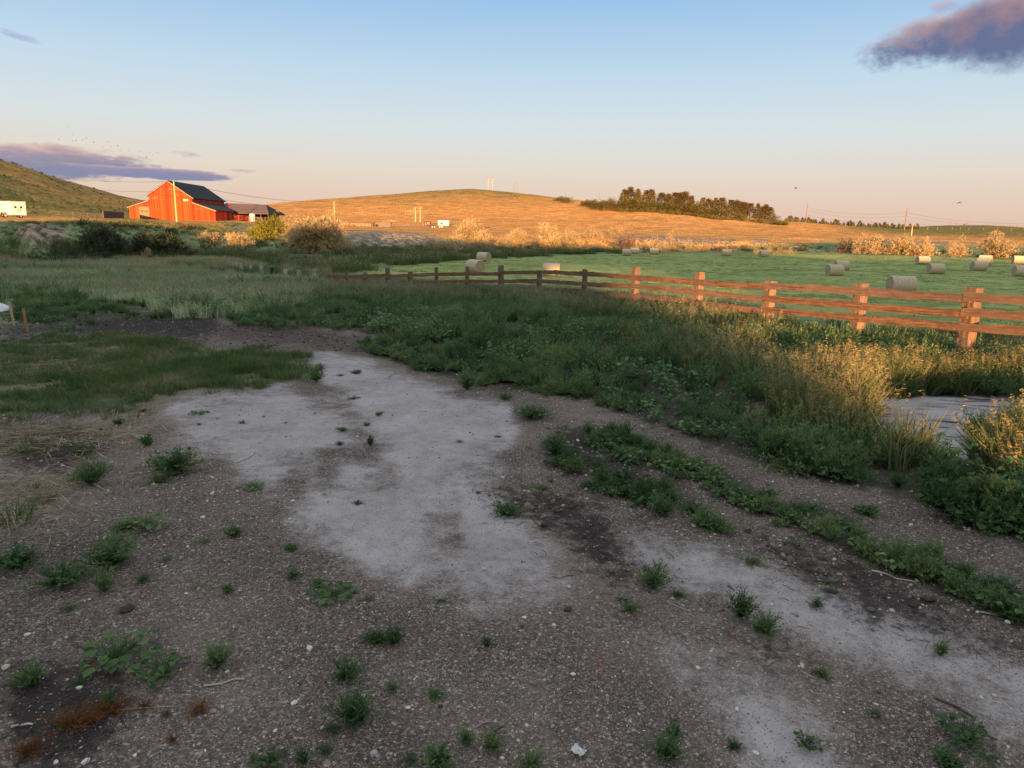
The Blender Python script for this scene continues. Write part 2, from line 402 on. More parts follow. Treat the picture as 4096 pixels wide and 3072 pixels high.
# ------------------------------------------------------------------ materials
def material(name):
    m = bpy.data.materials.new(name); m.use_nodes = True
    m.node_tree.nodes.clear(); t = NT(m.node_tree)
    out = t.n('ShaderNodeOutputMaterial')
    return m, t, out
def bsdf(t, out, col, rough=0.9, normal=None, metal=0.0, spec=0.25):
    b = t.n('ShaderNodeBsdfPrincipled'); t.put(b.inputs['Base Color'], col if isinstance(col, bpy.types.NodeSocket) else (*col, 1.0))
    b.inputs['Metallic'].default_value = metal; b.inputs['Specular IOR Level'].default_value = spec
    t.put(b.inputs['Roughness'], rough)
    if normal is not None: t.put(b.inputs['Normal'], normal)
    t.nt.links.new(b.outputs[0], out.inputs[0]); return b
def surf(name, c1, c2, scale=6.0, stretch=(1, 1, 1), bump=0.3, dist=0.01, rough=0.85, metal=0.0, detail=5, lo=0.3, hi=0.7, spots=None):
    "a two-tone weathered surface in object space"
    m, t, out = material(name)
    co = t.mapping(t.n('ShaderNodeTexCoord').outputs['Object'], stretch)
    n = t.noise(co, scale, detail, 0.6)
    col = t.ramp(n, [(lo, c1), (hi, c2)])
    if spots:
        s2 = t.ss(t.noise(t.n('ShaderNodeTexCoord').outputs['Object'], spots[1], 4, 0.6), spots[2], spots[2] + 0.08)
        col = t.mix(s2, col, spots[0])
    bsdf(t, out, col, rough, t.bump(n, bump, dist) if bump else None, metal)
    return m
def leafmat(name, ramp_, trans=0.3, var=0.35, scale=0.35):
    "leaf blades: colour by blade, by plant and by place, some light passing through"
    m, t, out = material(name)
    f = t.attr('v'); oi = t.n('ShaderNodeObjectInfo').outputs['Random']
    pos = t.n('ShaderNodeNewGeometry').outputs['Position']
    n = t.noise(pos, scale, 2)
    x = t.m('ADD', t.m('MULTIPLY', f, 0.5), t.m('ADD', t.m('MULTIPLY', oi, 0.2), t.m('MULTIPLY', t.m('SUBTRACT', n, 0.35), var * 2.2)), clamp=True)
    col = t.ramp(x, ramp_)
    d = t.n('ShaderNodeBsdfDiffuse'); t.put(d.inputs[0], col)
    tr = t.n('ShaderNodeBsdfTranslucent'); t.put(tr.inputs[0], col)
    mx = t.n('ShaderNodeMixShader'); mx.inputs[0].default_value = trans
    t.nt.links.new(d.outputs[0], mx.inputs[1]); t.nt.links.new(tr.outputs[0], mx.inputs[2]); t.nt.links.new(mx.outputs[0], out.inputs[0])
    return m

# ------------------------------------------------------------------ where things grow, as outlines on the ground
def inpoly(u, v, poly):
    p = np.array(poly, float); ins = np.zeros(np.shape(u), bool); j = len(p) - 1
    for i in range(len(p)):
        a = (p[i, 1] > v) != (p[j, 1] > v)
        with np.errstate(divide='ignore', invalid='ignore'):
            xx = (p[j, 0] - p[i, 0]) * (v - p[i, 1]) / (p[j, 1] - p[i, 1]) + p[i, 0]
        ins ^= a & (u < xx); j = i
    return ins
PALE = [[(1290,1085),(1420,1140),(1560,1195),(1760,1265),(1960,1345),(2500,1572),(2500,1760),(2100,1560),(1900,1455),(1700,1350),(1500,1280),(1370,1190)],[(1350,1370),(1500,1415),(1590,1470),(1760,1560),(1960,1700),(1700,1700),(1530,1540),(1420,1460)],
        [(420,742),(560,738),(640,746),(760,772),(850,800),(930,835),(1100,876),(1150,950),(1085,1040),(1100,1100),(1160,1190),(1255,1250),(1262,1300),(1130,1300),(1080,1340),(1035,1340),(1005,1290),(900,1268),(810,1258),(765,1205),(640,1178),(620,1090),(640,1040),(520,1040),(490,990),(430,950),(345,900),(400,868),(520,850),(660,828),(720,800),(640,770),(560,757),(440,752)],
        [(1290,1090),(1420,1150),(1560,1205),(1760,1280),(1960,1360),(2500,1590),(2500,1720),(2100,1545),(1900,1440),(1700,1340),(1500,1270),(1380,1180)],
        [(1370,1380),(1500,1430),(1570,1480),(1720,1560),(1920,1680),(1740,1680),(1560,1540),(1440,1460)],
        [(1430,975),(1500,985),(1500,1010),(1440,1000)]]
MUDPATCH = [[(1880,872),(2000,860),(2150,872),(2500,880),(2500,915),(2110,915),(2075,935),(2110,970),(2080,995),(1990,990),(1940,960),(1880,940),(1865,900)]]
GRAVELGAP = [[(640,1040),(800,930),(880,1000),(920,1065),(850,1040),(760,1010),(690,1060)],[(620,1010),(680,1035),(640,1110),(590,1075)],[(690,1072),(735,1068),(745,1085),(700,1090)],[(930,1060),(1110,1000),(1130,1010),(1080,1080),(980,1075)],[(900,1130),(1000,1120),(1010,1170),(920,1165)],[(1010,1262),(1120,1250),(1130,1275),(1040,1290)],[(700,820),(760,850),(800,930),(740,900),(640,850)]]
DARKSOIL = [[(0,705),(160,688),(300,676),(470,684),(480,705),(460,728),(300,738),(150,722),(0,730)],
        [(1190,930),(1330,985),(1450,1060),(1330,1050),(1180,985)],[(1040,1045),(1290,1100),(1330,1160),(1500,1290),(1400,1290),(1230,1180),(1060,1110)],
        [(1480,1290),(1700,1370),(1900,1500),(1850,1500),(1640,1420)],[(1560,1110),(1780,1200),(2000,1290),(2250,1390),(2250,1450),(1900,1330),(1640,1190)],
        [(0,1440),(210,1430),(330,1500),(240,1600),(120,1680),(0,1680)],[(0,930),(160,925),(250,965),(120,1010),(0,990)]]
REDSOIL = [[(460,700),(600,690),(780,735),(900,745),(880,765),(760,760),(470,730)],[(60,625),(330,640),(420,662),(300,670),(60,650)]]
LAWN = [[(-320,735),(200,728),(420,742),(470,755),(590,758),(690,792),(700,815),(560,838),(380,862),(200,892),(-320,905)]]
STRAW = [[(-320,915),(330,905),(360,940),(200,990),(400,1040),(280,1090),(120,1165),(-320,1190)],[(-320,740),(220,760),(330,790),(180,830),(-320,800)]]
WEEDS = [[(470,690),(560,660),(760,640),(1000,640),(1300,655),(1550,690),(1700,715),(1850,740),(2720,760),(2720,1420),(2080,1120),(1900,1060),(1700,1005),(1500,945),(1290,870),(1160,850),(1050,842),(960,805),(870,788),(780,762),(800,742),(900,738),(750,715),(560,712)],
         [(1160,985),(1230,930),(1320,940),(1450,990),(1600,1050),(1750,1100),(1900,1170),(2100,1240),(2600,1470),(2600,1500),(2000,1262),(1800,1175),(1690,1120),(1560,1075),(1400,1010),(1330,1000),(1420,1060),(1560,1130),(1570,1165),(1480,1130),(1400,1090),(1250,1025)],
         [(-320,640),(120,640),(200,660),(330,672),(160,688),(60,700),(-320,700)],[(100,705),(200,690),(190,712),(110,716)]]
WEEDGAP = MUDPATCH + [[(-90,640),(40,640),(40,700),(-90,700)],[(1290,872),(1500,950),(1700,1012),(1900,1070),(2080,1130),(2600,1385),(2600,1450),(2080,1220),(1880,1140),(1640,1050),(1460,975),(1340,935),(1260,900)]]
TALL = [[(1660,850),(1690,830),(1850,822),(1895,830),(1880,880),(1870,960),(1840,985),(1760,960),(1690,910)],[(1890,815),(2050,825),(2720,832),(2720,872),(2150,862),(2000,852),(1900,866)],[(2150,985),(2190,968),(2720,945),(2720,1075),(2200,1075),(2150,1030)],[(1945,985),(1980,988),(1990,1015),(1950,1010)]]
FENCEGRASS = [[(690,602),(900,617),(1100,632),(1300,648),(1500,672),(1700,706),(1830,745),(1700,748),(1400,700),(1000,665),(690,650)],[(1340,715),(1560,715),(1700,760),(1640,800),(1460,770)],[(1780,700),(1900,720),(2720,745),(2720,790),(2060,785),(1900,760)]]
MEADOW = [[(-320,560),(330,556),(520,560),(700,598),(700,655),(560,672),(420,692),(330,655),(120,640),(-320,640)]]
ROUGH = [[(470,548),(800,545),(1100,542),(1420,543),(1420,546),(1290,548),(1100,556),(900,571),(760,590),(690,598),(560,570)]]
HAY = [[(690,602),(800,586),(900,571),(1100,557),(1300,549),(1450,546),(1700,548.5),(1920,552),(2130,559),(2720,568),(2720,760),(2106,735),(1866,700),(1666,668),(1375,640),(1166,628),(900,618)]]
CLAY = [[(-60,484),(60,484),(110,486),(150,500),(175,520),(120,540),(40,520),(-60,530)],[(745,500),(820,498),(930,506),(960,520),(900,534),(800,535),(760,522)],[(1320,513),(1420,508),(1480,512),(1560,516),(1660,518),(1660,527),(1500,525),(1400,522),(1330,526)],[(480,480),(560,484),(540,500),(490,494)],[(475,488),(560,490),(600,500),(500,500)],[(1860,513),(1960,520),(2212,528),(2212,533),(1960,526),(1860,520)]]

def any_poly(u, v, polys):
    m = np.zeros(np.shape(u), bool)
    for p in polys: m |= inpoly(u, v, p)
    return m

# ------------------------------------------------------------------ the ground sheet
def build_ground():
    az = np.concatenate([np.linspace(-math.pi, -R(44), 150)[:-1], np.linspace(-R(44), R(44), 800), np.linspace(R(44), math.pi, 150)[1:]])[:-1]
    ds = np.exp(np.linspace(math.log(0.5), math.log(4200), 560))
    na, nd = len(az), len(ds)
    A, D = np.meshgrid(az, ds)
    x = D * np.sin(A); y = D * np.cos(A)
    z = ground(x, y)
    u, v = project(x, y, z)
    front = np.abs(A) < R(46)
    u = np.where(front, np.nan_to_num(u, nan=-9e3), -9e3); v = np.where(front, np.nan_to_num(v, nan=-9e3), -9e3)
    sc = np.clip((v - 480) / 300, 0.02, 1.6)
    wx = fbm(x * 1.1, y * 1.1, 21) * 34 * sc + vnoise(x * 5, y * 5, 4) * 12 * sc
    wy = fbm(x * 1.1 + 50, y * 1.1, 25) * 22 * sc + vnoise(x * 5, y * 5, 6) * 7 * sc
    U, V = u + wx, v + wy
    def blur(m, k=2):
        m = m.astype(float); ker = np.exp(-0.5 * (np.arange(-3 * k, 3 * k + 1) / k) ** 2); ker /= ker.sum()
        p = np.pad(m, ((3 * k, 3 * k), (0, 0)), mode='edge'); m = sum(ker[i] * p[i:i + nd] for i in range(len(ker)))
        p = np.pad(m, ((0, 0), (3 * k, 3 * k)), mode='wrap'); return sum(ker[i] * p[:, i:i + na] for i in range(len(ker)))
    A_ = {}
    A_['pale'] = blur(any_poly(U, V, PALE) & ~any_poly(U, V, GRAVELGAP), 5)
    A_['mud'] = blur(any_poly(U, V, MUDPATCH), 3)
    A_['dark'] = blur(any_poly(U, V, DARKSOIL), 5)
    A_['red'] = blur(any_poly(U, V, REDSOIL), 4)
    A_['lawn'] = blur(any_poly(U, V, LAWN), 3)
    A_['straw'] = blur(any_poly(U, V, STRAW), 6)
    A_['weed'] = blur(any_poly(U, V, WEEDS) & ~any_poly(U, V, WEEDGAP), 3)
    A_['hay'] = blur(any_poly(u, v, HAY), 1)
    A_['clay'] = blur(any_poly(u + wx * 1.5, v + fbm(x * .3, y * .3, 8) * 10, CLAY), 2)
    dh = np.interp(A, az_of(np.array([-100, 500, 620, 760, 1000, 1400, 1700, 2200.])), [109, 130, 122, 126, 140, 166, 180, 232])
    A_['hill'] = blur((D > dh + fbm(x * .05, y * .05, 2) * 14) & (D < 3000), 2)
    mead = np.clip((D - 15) / 6, 0, 1) * np.clip(1 - A_['red'] - A_['dark'] - A_['hay'], 0, 1)
    A_['meadow'] = np.maximum(mead, np.where(front, 0, np.clip((D - 10) / 10, 0, 1)))
    # greener slopes: the foot of the left hill, the far right fields, the crest of the wide hill
    g = np.zeros_like(D)
    g += np.interp(U, [-9e3, 0, 300, 420, 520], [0.3, .9, .9, .5, 0]) * np.clip((D - 150) / 60, 0, 1) * np.clip(1.2 - (D - 260) / 90, 0.1, 1)
    g += (U < 320) * np.clip((D - 270) / 40, 0, 1) * (.12 + 1.5 * fbm(x * .22, y * .12, 66))
    g += 0.6 * np.clip((442 - V) / 26, 0, 1) * (U > 560) * (U < 1500)
    g += np.clip((U - 1780) / 120, 0, 1) * np.clip((D - 330) / 120, 0, 1) * 0.75
    A_['green'] = blur(np.clip(g, 0, 1), 6)
    idx = np.arange(na * nd).reshape(nd, na)
    q = np.stack([idx[:-1], np.roll(idx[:-1], -1, 1), np.roll(idx[1:], -1, 1), idx[1:]], -1).reshape(-1, 4)
    verts = np.stack([x, y, z], -1).reshape(-1, 3)
    c = len(verts); verts = np.vstack([verts, [[0, 0, float(ground(0, 0.001))]]])
    me = np_mesh('ground', verts, q, None, smooth=True)
    # close the small hole at the middle
    import bmesh
    bm = bmesh.new(); bm.from_mesh(me); bm.verts.ensure_lookup_table()
    for i in range(na): bm.faces.new((bm.verts[c], bm.verts[(i + 1) % na], bm.verts[i])).smooth = True
    bm.to_mesh(me); bm.free()
    for k, a in A_.items():
        at_ = me.attributes.new(k, 'FLOAT', 'POINT'); at_.data.foreach_set('value', np.append(a.ravel(), 0).astype(np.float32))
    return me

def ground_material():
    m, t, out = material('ground')
    geo = t.n('ShaderNodeNewGeometry'); P = geo.outputs['Position']
    at_ = {k: t.attr(k) for k in ('pale', 'mud', 'dark', 'red', 'lawn', 'straw', 'weed', 'hay', 'clay', 'hill', 'meadow', 'green')}
    n1 = t.noise(P, 1.3, 6, 0.62); n2 = t.noise(P, 9, 5, 0.65); n3 = t.noise(P, 42, 3, 0.7); nb = t.noise(P, 0.35, 4)
    jit = t.m('MULTIPLY', t.m('SUBTRACT', n2, 0.5), 1.3)
    def edge(a, lo=0.3, hi=0.7, k=1.0): return t.ss(t.m('ADD', a, t.m('MULTIPLY', jit, k)), lo, hi)
    # gravel: pebbles of two sizes in grey, tan and dark brown
    vA = t.vor(P, 80); vB = t.vor(P, 170)
    sA = t.n('ShaderNodeSeparateColor'); t.put(sA.inputs[0], vA); sB = t.n('ShaderNodeSeparateColor'); t.put(sB.inputs[0], vB)
    peb = [(0.0, (.024, .019, .016)), (0.38, (.075, .061, .051)), (0.66, (.14, .117, .098)), (0.86, (.26, .22, .18)), (1.0, (.54, .48, .41))]
    gA = t.ramp(sA.outputs[0], peb); gB = t.ramp(sB.outputs[0], peb)
    grav = t.mix(t.ss(sA.outputs[1], 0.5, 0.6), gB, gA)
    grav = t.mix(t.m('MULTIPLY', t.ss(sA.outputs[2], 0.9, 0.97), 0.6), grav, (.28, .13, .09))
    grav = t.mix(0.42, grav, t.ramp(t.m('ADD', t.m('MULTIPLY', n1, .6), t.m('MULTIPLY', nb, .4)), [(0.36, (.04, .033, .028)), (0.5, (.12, .10, .085)), (0.62, (.24, .203, .172))]))
    grav = t.mix(t.m('MULTIPLY', t.ss(nb, 0.45, 0.65), 0.35), grav, (.2, .155, .12))
    pale = t.ramp(t.m('ADD', t.m('MULTIPLY', n1, .6), t.m('MULTIPLY', n2, .4)), [(0.32, (.20, .178, .165)), (0.5, (.31, .287, .275)), (0.66, (.385, .36, .35))])
    pale = t.mix(t.m('MULTIPLY', t.ss(n3, 0.55, 0.75), 0.35), pale, (.2, .17, .15))
    pale = t.mix(t.ss(sB.outputs[1], 0.93, 0.96), pale, gB)
    soil = t.ramp(n2, [(0.3, (.014, .012, .012)), (0.6, (.036, .03, .029)), (0.85, (.10, .085, .075))])
    red = t.ramp(t.m('ADD', t.m('MULTIPLY', n2, .5), t.m('MULTIPLY', n3, .5)), [(0.32, (.025, .019, .016)), (0.5, (.07, .052, .044)), (0.66, (.17, .13, .105))])
    straw = t.ramp(t.noise(t.mapping(P, (1, 1, 1)), 30, 4, 0.7), [(0.3, (.06, .05, .04)), (0.5, (.16, .135, .1)), (0.7, (.36, .30, .21))])
    lawn = t.mix(t.ss(t.noise(P, 1.0, 4), 0.42, 0.62), t.ramp(n3, [(0.3, (.028, .042, .018)), (0.7, (.075, .10, .04))]), t.ramp(n3, [(0.3, (.09, .085, .05)), (0.7, (.24, .21, .13))]))
    weed = t.ramp(n2, [(0.3, (.02, .024, .015)), (0.7, (.07, .065, .048))])
    mead = t.ramp(t.noise(P, 0.6, 6, 0.7), [(0.3, (.06, .10, .035)), (0.52, (.15, .205, .085)), (0.72, (.27, .30, .15))])
    hs = t.noise(t.mapping(P, (0.35, 1.7, 1), (0, 0, R(10))), 0.9, 6, 0.72); hs2 = t.noise(P, 0.13, 4, .6); hs3 = t.noise(P, 4.5, 4, .75)
    hx = t.m('ADD', t.m('MULTIPLY', hs, .55), t.m('ADD', t.m('MULTIPLY', hs2, .2), t.m('MULTIPLY', hs3, .25)))
    hay = t.ramp(hx, [(0.34, (.06, .08, .02)), (0.44, (.15, .195, .055)), (0.52, (.27, .325, .105)), (0.6, (.38, .40, .16)), (0.7, (.50, .47, .24))])
    hl = t.noise(t.mapping(P, (0.6, 1.0, 2.0), (0, 0, R(-8))), 0.2, 9, 0.74)
    hsp = t.noise(P, 0.06, 5, 0.6)
    dry = t.ramp(hl, [(0.3, (.30, .14, .035)), (0.5, (.57, .29, .08)), (0.7, (.80, .48, .20))])
    grn = t.ramp(hl, [(0.3, (.06, .085, .02)), (0.55, (.15, .165, .045)), (0.8, (.34, .27, .09))])
    gm = t.m('ADD', t.m('MULTIPLY', t.ss(hsp, 0.52, 0.68), 0.55), t.m('MULTIPLY', at_['green'], 1.5), clamp=True)
    gm = t.m('MULTIPLY', gm, t.ss(t.noise(P, 0.5, 5, 0.7), 0.25, 0.55))
    hill = t.mix(gm, dry, grn)
    clay = t.ramp(t.noise(t.mapping(P, (1, 1, 0.4)), 0.9, 6, 0.7), [(0.32, (.07, .065, .04)), (0.46, (.20, .16, .105)), (0.56, (.36, .29, .205)), (0.75, (.50, .43, .33))])
    col = grav
    col = t.mix(t.ss(t.m('ADD', at_['pale'], t.m('ADD', t.m('MULTIPLY', jit, .55), t.m('ADD', t.m('MULTIPLY', t.m('SUBTRACT', n1, .5), 1.1), t.m('MULTIPLY', t.m('SUBTRACT', n3, .5), .7)))), .25, .8), col, pale)
    col = t.mix(edge(at_['straw'], 0.5, 1.0, 1.6), col, straw)
    col = t.mix(t.m('MULTIPLY', edge(at_['dark'], 0.25, 0.75, 1.5), 0.9), col, soil)
    col = t.mix(t.m('MULTIPLY', edge(at_['red'], 0.3, 0.9, 1.2), 0.8), col, red)
    col = t.mix(t.m('MULTIPLY', at_['meadow'], t.m('SUBTRACT', 1.0, t.m('MAXIMUM', at_['dark'], at_['red']))), col, mead)
    col = t.mix(edge(at_['lawn'], 0.35, 0.7), col, lawn)
    col = t.mix(t.m('MULTIPLY', edge(at_['weed'], 0.3, 0.6), 0.9), col, weed)
    col = t.mix(edge(at_['mud'], 0.3, 0.6, 0.5), col, t.mix(t.ss(t.noise(t.mapping(P, (.8, 3, 1)), 1.6, 5, .65), .52, .66), t.ramp(n1, [(0.3, (.24, .225, .225)), (0.5, (.36, .345, .345)), (0.75, (.44, .425, .425))]), (.05, .043, .04)))
    col = t.mix(at_['hay'], col, hay)
    col = t.mix(at_['hill'], col, hill)
    col = t.mix(t.ss(t.m('ADD', at_['clay'], t.m('MULTIPLY', t.m('SUBTRACT', t.noise(P, 0.5, 5, 0.65), 0.5), 0.9)), 0.35, 0.6), col, clay)
    h = t.m('ADD', t.m('MULTIPLY', t.vor(P, 80, 'Distance'), -0.5), t.m('ADD', t.m('MULTIPLY', n2, 1.2), t.m('MULTIPLY', n3, 0.5)))
    h = t.m('MULTIPLY', h, t.m('SUBTRACT', 1.0, t.m('MULTIPLY', at_['pale'], 0.6)))
    nb_ = t.bump(h, 0.8, 0.025)
    # upright blades: shading normals lean every way, as standing grass does
    gn = t.noise(P, 1.9, 2, 0.8, col=True)
    gv = t.vm('MULTIPLY', t.vm('SUBTRACT', gn, (0.5, 0.5, 0.5)), (9.0, 9.0, 0.0))
    gv = t.vm('NORMALIZE', t.vm('ADD', gv, t.vm('SCALE', geo.outputs['Normal'], 0.75)))
    gmask = t.m('MAXIMUM', t.m('MAXIMUM', at_['hill'], t.m('MULTIPLY', at_['meadow'], 0.7)), t.m('MULTIPLY', at_['hay'], 0.45))
    nrm = t.vm('NORMALIZE', t.vm('ADD', t.vm('SCALE', nb_, t.m('SUBTRACT', 1.0, gmask)), t.vm('SCALE', gv, gmask)))
    bsdf(t, out, col, 0.95, nrm, spec=0.1)
    return m
gme = build_ground(); gme.materials.append(ground_material())
kind(link('ground', gme), 'structure')

# ------------------------------------------------------------------ plants: leaf blade builders
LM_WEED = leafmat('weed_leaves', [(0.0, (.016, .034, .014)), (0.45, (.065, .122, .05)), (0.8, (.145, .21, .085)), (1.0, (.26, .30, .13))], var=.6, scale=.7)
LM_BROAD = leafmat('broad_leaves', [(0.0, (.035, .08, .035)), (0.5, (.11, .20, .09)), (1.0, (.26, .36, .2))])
LM_GRASS = leafmat('grass_blades', [(0.0, (.035, .06, .02)), (0.4, (.09, .125, .045)), (0.75, (.17, .185, .085)), (1.0, (.30, .28, .15))])
LM_HEAD = leafmat('seed_heads', [(0.0, (.14, .125, .055)), (0.5, (.29, .24, .11)), (1.0, (.46, .37, .19))])
LM_PALEGRASS = leafmat('pale_meadow_blades', [(0.0, (.05, .10, .04)), (0.35, (.22, .31, .14)), (0.7, (.40, .47, .27)), (1.0, (.55, .56, .38))], trans=.45, scale=.14, var=.6)
LM_PALEHEAD = leafmat('pale_seed_heads', [(0.0, (.13, .14, .085)), (0.5, (.24, .24, .15)), (1.0, (.38, .34, .23))])
LM_LAWN = leafmat('lawn_blades', [(0.0, (.03, .062, .02)), (0.35, (.065, .125, .042)), (0.62, (.115, .15, .06)), (0.85, (.26, .24, .14)), (1.0, (.36, .31, .2))], scale=0.9, var=0.5)
LM_DRY = leafmat('dry_straw', [(0.0, (.14, .11, .07)), (0.5, (.34, .28, .19)), (1.0, (.56, .48, .35))])
LM_RUST = leafmat('dead_rust_leaves', [(0.0, (.06, .03, .012)), (0.6, (.19, .09, .035)), (1.0, (.30, .16, .07))])

def join(parts):
    vs, qs, at_, mi = [], [], [], []; o = 0
    for v, q, a, k in parts:
        vs.append(v); qs.append(q + o); at_.append(np.broadcast_to(a, (len(q),))); mi.append(np.full(len(q), k)); o += len(v)
    return np.vstack(vs), np.vstack(qs), np.concatenate(at_), np.concatenate(mi)
def plant_mesh(name, parts, mats):
    v, q, a, mi = join(parts)
    me = np_mesh(name, v, q, None, a)
    for m in mats: me.materials.append(m)
    me.polygons.foreach_set('material_index', mi.astype(np.int32)); return me
def blades(n, spread, h, w, lean, r, curl=0.35, center=(0, 0)):
    "grass blades of two joined pieces that bend over"
    b = np.zeros((n, 3)); ang = r.uniform(0, 2 * math.pi, n); rad = spread * np.sqrt(r.uniform(0, 1, n))
    b[:, 0] = center[0] + rad * np.cos(ang); b[:, 1] = center[1] + rad * np.sin(ang)
    out = np.stack([np.cos(ang + r.normal(0, .8, n)), np.sin(ang + r.normal(0, .8, n)), np.zeros(n)], 1)
    H = h * r.uniform(0.55, 1.1, n); l = lean * r.uniform(0.2, 1.3, n)
    d1 = unit(np.array([0, 0, 1.0]) + out * l[:, None]); mid = b + d1 * (H * 0.55)[:, None]
    d2 = unit(d1 + out * (curl * r.uniform(0.3, 1.6, n))[:, None]); tip = mid + d2 * (H * 0.5)[:, None]
    side = unit(np.cross(d1, unit(r.normal(size=(n, 3))))) * (w * r.uniform(.7, 1.3, n) / 2)[:, None]
    v = np.stack([b - side, b + side, mid + side * .8, mid - side * .8, tip + side * .06, tip - side * .06], 1).reshape(-1, 3)
    i = np.arange(n)[:, None] * 6
    q = np.vstack([i + [0, 1, 2, 3], i + [3, 2, 4, 5]])
    a = r.uniform(0, 1, n)
    return v, q, np.concatenate([a, a]), tip, out
def weed_plant(seed, h=0.35, stems=13, per=13, spread=0.16, ll=0.075, lw=0.02):
    "a bushy weed: leafy stems rising from one root"
    r = np.random.default_rng(seed); parts = []
    for s in range(stems):
        a = r.uniform(0, 2 * math.pi); l = r.uniform(0.1, 1.0) ** 0.8; hh = h * r.uniform(.5, 1.1) * (1.1 - .45 * l)
        top = np.array([math.cos(a) * spread * l * 1.6, math.sin(a) * spread * l * 1.6, hh])
        t = np.linspace(0.12, 1, per)[:, None] + r.normal(0, .02, (per, 1))
        p = top * t * np.array([1, 1, 1]) ; p[:, 2] = hh * t[:, 0] ** 0.85
        d = r.normal(size=(per, 3)); d[:, 2] = np.abs(d[:, 2]) * .5 + .35; d = unit(d + unit(top) * .5)
        k = (1.15 - 0.55 * t[:, 0])
        v, q = leaves(p, d, ll * k * r.uniform(.7, 1.4, per), lw * k * r.uniform(.8, 1.3, per), r)
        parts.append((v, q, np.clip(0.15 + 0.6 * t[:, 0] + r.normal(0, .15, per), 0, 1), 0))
        sd = unit(np.cross(top, [0.3, .2, .9])) * .0025
        parts.append((np.array([-sd, sd, top + sd * .5, top - sd * .5]), np.array([[0, 1, 2, 3]]), .55, 0))
    return parts
def broad_plant(seed, n=38, h=0.33, spread=0.2, size=0.062):
    "a broad-leaved weed: cupped leaves on stalks"
    r = np.random.default_rng(seed); V = []; Q = []; A = []
    for i in range(n):
        a = r.uniform(0, 2 * math.pi); l = math.sqrt(r.uniform(0.02, 1)); hh = h * r.uniform(.45, 1.05) * (1.1 - .4 * l)
        p = np.array([math.cos(a) * l * spread, math.sin(a) * l * spread, hh])
        d = unit(np.array([math.cos(a), math.sin(a), r.uniform(-.45, .25)]) + r.normal(0, .25, 3))
        s = unit(np.cross(d, [0, 0, 1.0]) + r.normal(0, .15, 3)); up = unit(np.cross(s, d)); L = size * r.uniform(.6, 1.3); W = L * .48
        pts = [p, p + d * L * .25 + s * W + up * L * .1, p + d * L * .68 + s * W * .75 + up * L * .08, p + d * L - up * L * .08,
               p + d * L * .68 - s * W * .75 + up * L * .08, p + d * L * .25 - s * W + up * L * .1]
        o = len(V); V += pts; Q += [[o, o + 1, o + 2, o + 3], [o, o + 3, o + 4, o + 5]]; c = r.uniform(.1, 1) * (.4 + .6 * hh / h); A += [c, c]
        st = unit(np.cross(p, [.2, .1, 1.0])) * .003; o = len(V)
        V += [-st, st, p + st, p - st]; Q += [[o, o + 1, o + 2, o + 3]]; A += [.35]
    return [(np.array(V), np.array(Q), np.array(A), 0)]
def brome(seed, h=0.43, n=64, heads=9, spread=.14):
    "a tuft of tall brome grass with nodding seed heads"
    r = np.random.default_rng(seed)
    v, q, a, _, _ = blades(n, spread, h * .85, .012, .3, r, .5)
    parts = [(v, q, a, 0)]
    v, q, a, tip, out = blades(heads, spread, h * 1.05, .005, .22, r, .35); parts.append((v, q, a * .4 + .6, 0))
    for k in range(heads):
        m = 19; t = r.uniform(0, 1, m)[:, None]; droop = unit(out[k] + np.array([.6, .15, 0]))
        p = tip[k] - np.array([0, 0, .12]) * (1 - t) + droop * .05 * t + r.normal(0, .008, (m, 3))
        d = unit(droop * .8 + r.normal(0, .35, (m, 3)) + np.array([0, 0, -.25]))
        vv, qq = leaves(p, d, r.uniform(.018, .036, m), r.uniform(.0028, .0062, m), r)
        parts.append((vv, qq, r.uniform(0, 1, m), 1))
    return parts
def tuft(seed, h=.12, n=30, spread=.09, w=.006, lean=.55):
    r = np.random.default_rng(seed); v, q, a, _, _ = blades(n, spread, h, w, lean, r, .6); return [(v, q, a, 0)]
def meadow_clump(seed, h=.55, n=70, spread=.42, w=.02, heads=22):
    r = np.random.default_rng(seed); v, q, a, _, _ = blades(n, spread, h, w, .3, r, .5); parts = [(v, q, a * .85, 0)]
    v, q, a, tip, out = blades(heads, spread, h * 1.2, .012, .16, r, .2); parts.append((v, q, a * .4 + .5, 0))
    m = 3 * heads; p = np.repeat(tip, 3, 0) - np.array([0, 0, .12]) * r.uniform(0, 1, (m, 1))
    vv, qq = leaves(p, r.normal(0, .35, (m, 3)) + [0.2, 0, .8], r.uniform(.08, .16, m), r.uniform(.015, .03, m), r); parts.append((vv, qq, r.uniform(0, 1, m), 1))
    return parts

